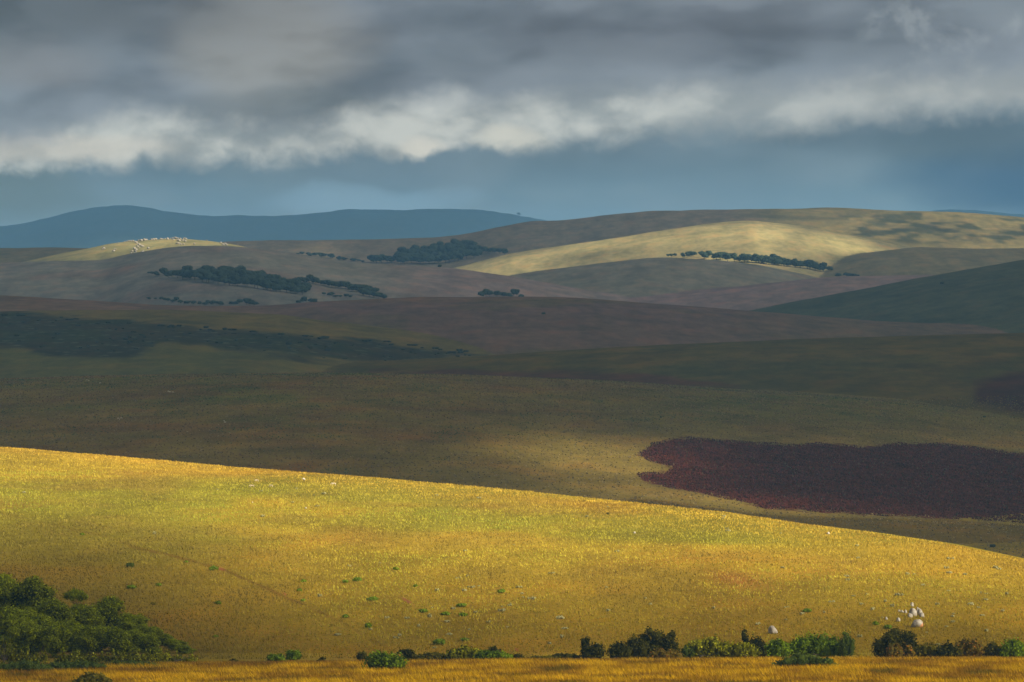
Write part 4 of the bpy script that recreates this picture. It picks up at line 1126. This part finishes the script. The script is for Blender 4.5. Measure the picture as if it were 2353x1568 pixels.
cnt += grove([(688, 688), (708, 682), (724, 688)], [(688, 696), (708, 697), (724, 696)], 13, 16, 11, 7, 'dark round tree rising over the brown ridge below the grove tail', 'round trees over the brown ridge', 5300, 4)
cnt += grove([(1108, 671), (1140, 665), (1175, 668), (1200, 674)], [(1108, 682), (1140, 683), (1175, 683), (1200, 684)], 13, 16, 10, 7, 'dark tree half hidden behind the plum-coloured middle ridge', 'trees half hidden behind the middle ridge', 5300, 14)
cnt += grove([(856, 588), (910, 580), (940, 569), (1000, 561), (1055, 550), (1095, 560), (1110, 574)], [(856, 604), (935, 606), (1025, 605), (1090, 592), (1110, 582)], 18, 20, 11, 7, 'dark tree in the rounded central grove', 'trees of the rounded central grove', 7300, 75)
cnt += grove([(1112, 568), (1155, 571), (1165, 575)], [(1112, 580), (1155, 585), (1165, 585)], 12, 15, 9, 7, 'dark tree in the tail of the rounded central grove', 'trees in the tail of the central grove', 7300, 10)
cnt += grove([(687, 581), (740, 582), (790, 592), (845, 600)], [(687, 587), (740, 592), (790, 599), (845, 605)], 9, 13, 10, 7, 'small dark tree in the thin line behind the left hill', 'thin tree line behind the left hill', 7300, 22)
cnt += grove([(1533, 586), (1600, 580), (1716, 583), (1786, 590), (1840, 606), (1876, 610), (1912, 628)], [(1533, 592), (1600, 592), (1680, 600), (1751, 613), (1851, 633), (1912, 638)], 16, 19, 11, 7, 'dark tree in the row below the bright hill', 'tree row at the foot of the bright hill', 7850, 70)
cnt += grove([(1930, 628), (1948, 624), (1974, 632)], [(1930, 636), (1948, 637), (1974, 637)], 9, 14, 10, 7, 'small dark tree beyond the right end of the bright hill row', 'small trees beyond the row', 7300, 5)
for (u, v, h_, lab) in [(1192, 494, 8, 'tiny tree on the skyline at the right end of the blue ridge'), (372, 488, 5, 'tiny tree on the skyline right of the blue summit'), (420, 494, 5, 'tiny tree on the skyline lower down the blue ridge'), (676, 497, 4, 'tiny lone tree in the saddle of the blue ridge'), (1010, 617, 6, 'single dark tree below the central grove')]:
    far_tree(u, v + 1, h_, 9, lab, None, 21000 if v < 500 else 6900)

# --- bushes in the dark heath of the left slope, and dots elsewhere
hrng = np.random.default_rng(31)
hv = []
for i in range(4):
    lobes = [(hrng.uniform(-.35, .35), hrng.uniform(-.3, .3), .35, .34, .3, .36) for _ in range(4)]
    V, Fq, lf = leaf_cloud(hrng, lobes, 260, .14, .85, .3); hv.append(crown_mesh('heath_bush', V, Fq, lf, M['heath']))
topl = [(0, 720), (150, 731), (300, 742), (450, 752), (600, 765), (750, 777), (900, 787), (1000, 801), (1130, 815)]
botl = [(0, 790), (60, 800), (120, 815), (280, 815), (370, 792), (470, 792), (600, 812), (700, 829), (850, 832), (1000, 825), (1130, 816)]
for i in range(170):
    u = hrng.uniform(0, 1080); t_ = ip(u, topl); b_ = ip(u, botl)
    v = t_ + (b_ - t_) * hrng.random() ** (1.6)
    x, y, z = at(u, v, 3300)
    s = hrng.uniform(3, 8.5) * (1.5 if abs(v - t_) < 6 else 1) * y / F
    o = link(bpy.data.objects.new('heath_bush', hv[i % 4])); o.location = (x, y, z); o.rotation_euler = (0, 0, hrng.uniform(0, 6.3)); o.scale = (s * hrng.uniform(1, 1.9), s * 1.2, s * hrng.uniform(.45, .8))
    tag(o, 'dark bush %s of the left heath patch, %s' % ('along the upper edge' if v - t_ < 8 else 'near the lower edge' if b_ - v < 10 else 'in the middle band', ('by the picture edge', 'in its left half', 'near its centre', 'in its right half', 'at its right tip')[int(min(u / 216, 4))]), 'bush', 'bushes of the dark heath on the left slope')
for (u, v, w_, lab, rm) in [(664, 793, 12, 'blackish lone bush, the biggest in the heath patch', 3300), (945, 811, 7, 'small black bush near the right end of the heath patch', 3300), (1249, 723, 8, 'dark bush dot on the plum-coloured slope', 4700), (2165, 653, 8, 'lone dark bush high on the teal right-hand slope', 5300), (2281, 1258, 12, 'dark green bush on the strip behind the golden crest, right side', 1500), (2262, 960, 6, 'dark dot of a bush on the shaded slope at the right', 1500)]:
    x, y, z = at(u, v, rm); s = w_ * y / F
    o = link(bpy.data.objects.new('heath_bush', hv[0])); o.location = (x, y, z); o.scale = (s, s, s * .9); tag(o, lab, 'bush')

# ------------------------------------------------------------------ grazing animals
def animal_mesh(seed):
    """one continuous skin: trunk, neck, head lowered to graze, four jointed legs, ears and tail"""
    bm_v = [(-.55, 0, .82, .17), (-.25, 0, .80, .19), (.10, 0, .79, .20), (.42, 0, .84, .19), (.62, 0, .92, .12), (.85, 0, .72, .085), (1.00, 0, .42, .075), (1.10, 0, .22, .05), (1.16, 0, .12, .035)]
    e = [(i, i + 1) for i in range(8)]
    def add(p, par):
        bm_v.append(p); e.append((par, len(bm_v) - 1)); return len(bm_v) - 1
    for s_ in (-1, 1):
        a = add((-.58, s_ * .12, .62, .10), 0); a = add((-.50, s_ * .13, .45, .06), a); a = add((-.64, s_ * .13, .30, .038), a); a = add((-.60, s_ * .13, .05, .03), a); add((-.55, s_ * .13, .01, .035), a)
        a = add((.40, s_ * .11, .58, .08), 3); a = add((.44, s_ * .12, .36, .045), a); a = add((.42, s_ * .12, .06, .03), a); add((.46, s_ * .12, .01, .035), a)
        add((1.00, s_ * .13, .50, .025), 6)
    a = add((-.74, 0, .72, .03), 0); add((-.78, 0, .45, .02), a)
    me = bpy.data.meshes.new('antelope'); me.from_pydata([p[:3] for p in bm_v], e, [])
    o = link(bpy.data.objects.new('antelope', me))
    md = o.modifiers.new('skin', 'SKIN')
    for i, p in enumerate(bm_v):
        me.skin_vertices[0].data[i].radius = (p[3], p[3])
    me.skin_vertices[0].data[1].use_root = True
    o.modifiers.new('sub', 'SUBSURF').levels = 1
    dg = bpy.context.evaluated_depsgraph_get()
    out = bpy.data.meshes.new_from_object(o.evaluated_get(dg))
    bpy.data.objects.remove(o); out.name = 'antelope'
    return out
AN = animal_mesh(0)
def hide_mat(name, a, b_):
    m, t, bs = principled(name, .8, .15)
    n = t.noise(t.new('ShaderNodeTexCoord').outputs['Object'], 2.2, 2, .5)
    t.put(bs.inputs['Base Color'], t.mix(t.ramp(n, .46, .54), a, b_)); return m
HP = hide_mat('pale_hide', (.80, .70, .55), (.62, .48, .33)); HD = hide_mat('patched_hide', (.75, .62, .45), (.14, .07, .04))
AN.materials.append(HP); AN2 = AN.copy(); AN2.materials.clear(); AN2.materials.append(HD)
for (u, v, w_, rz, me, lab, rm) in [
    (766.5, 1117, 14, math.pi, AN, 'white grazing antelope facing left below the crest', 800),
    (623, 1120, 11, math.pi * .9, AN, 'pale antelope between the white one and the dark-patched pair', 800),
    (590, 1108, 11, math.pi * 1.15, AN2, 'upper dark-patched antelope, nearest the crest', 800),
    (579, 1121, 13, math.pi * 1.05, AN2, 'lower dark-patched antelope of the left pair', 800)]:
    x, y, z = at(u, v, rm); s = w_ * y / F / 1.9
    o = link(bpy.data.objects.new('antelope', me)); o.location = (x, y, z); o.rotation_euler = (0, 0, rz); o.scale = (s, s, s)
    tag(o, lab, 'antelope', 'antelopes grazing below the golden crest')
for i, (u, v, rz) in enumerate([(199, 875, 0), (204, 876, 2), (229.7, 882, 1), (387, 901, 4), (390.7, 902.6, 3), (397, 903, 0), (271, 963, 1), (274.7, 965, 5), (278.5, 962.5, 0), (515, 969, 2), (517.5, 972, 3)]):
    x, y, z = at(u, v, 1500); s = 5.0 * y / F / 1.9
    o = link(bpy.data.objects.new('antelope', AN)); o.location = (x, y, z); o.rotation_euler = (0, 0, rz); o.scale = (s, s, s)
    tag(o, 'tiny white grazing animal far off on the shaded brown slope', 'antelope', 'far animals grazing on the brown slope')
print('trees', cnt, 'objects', len(scene.objects))
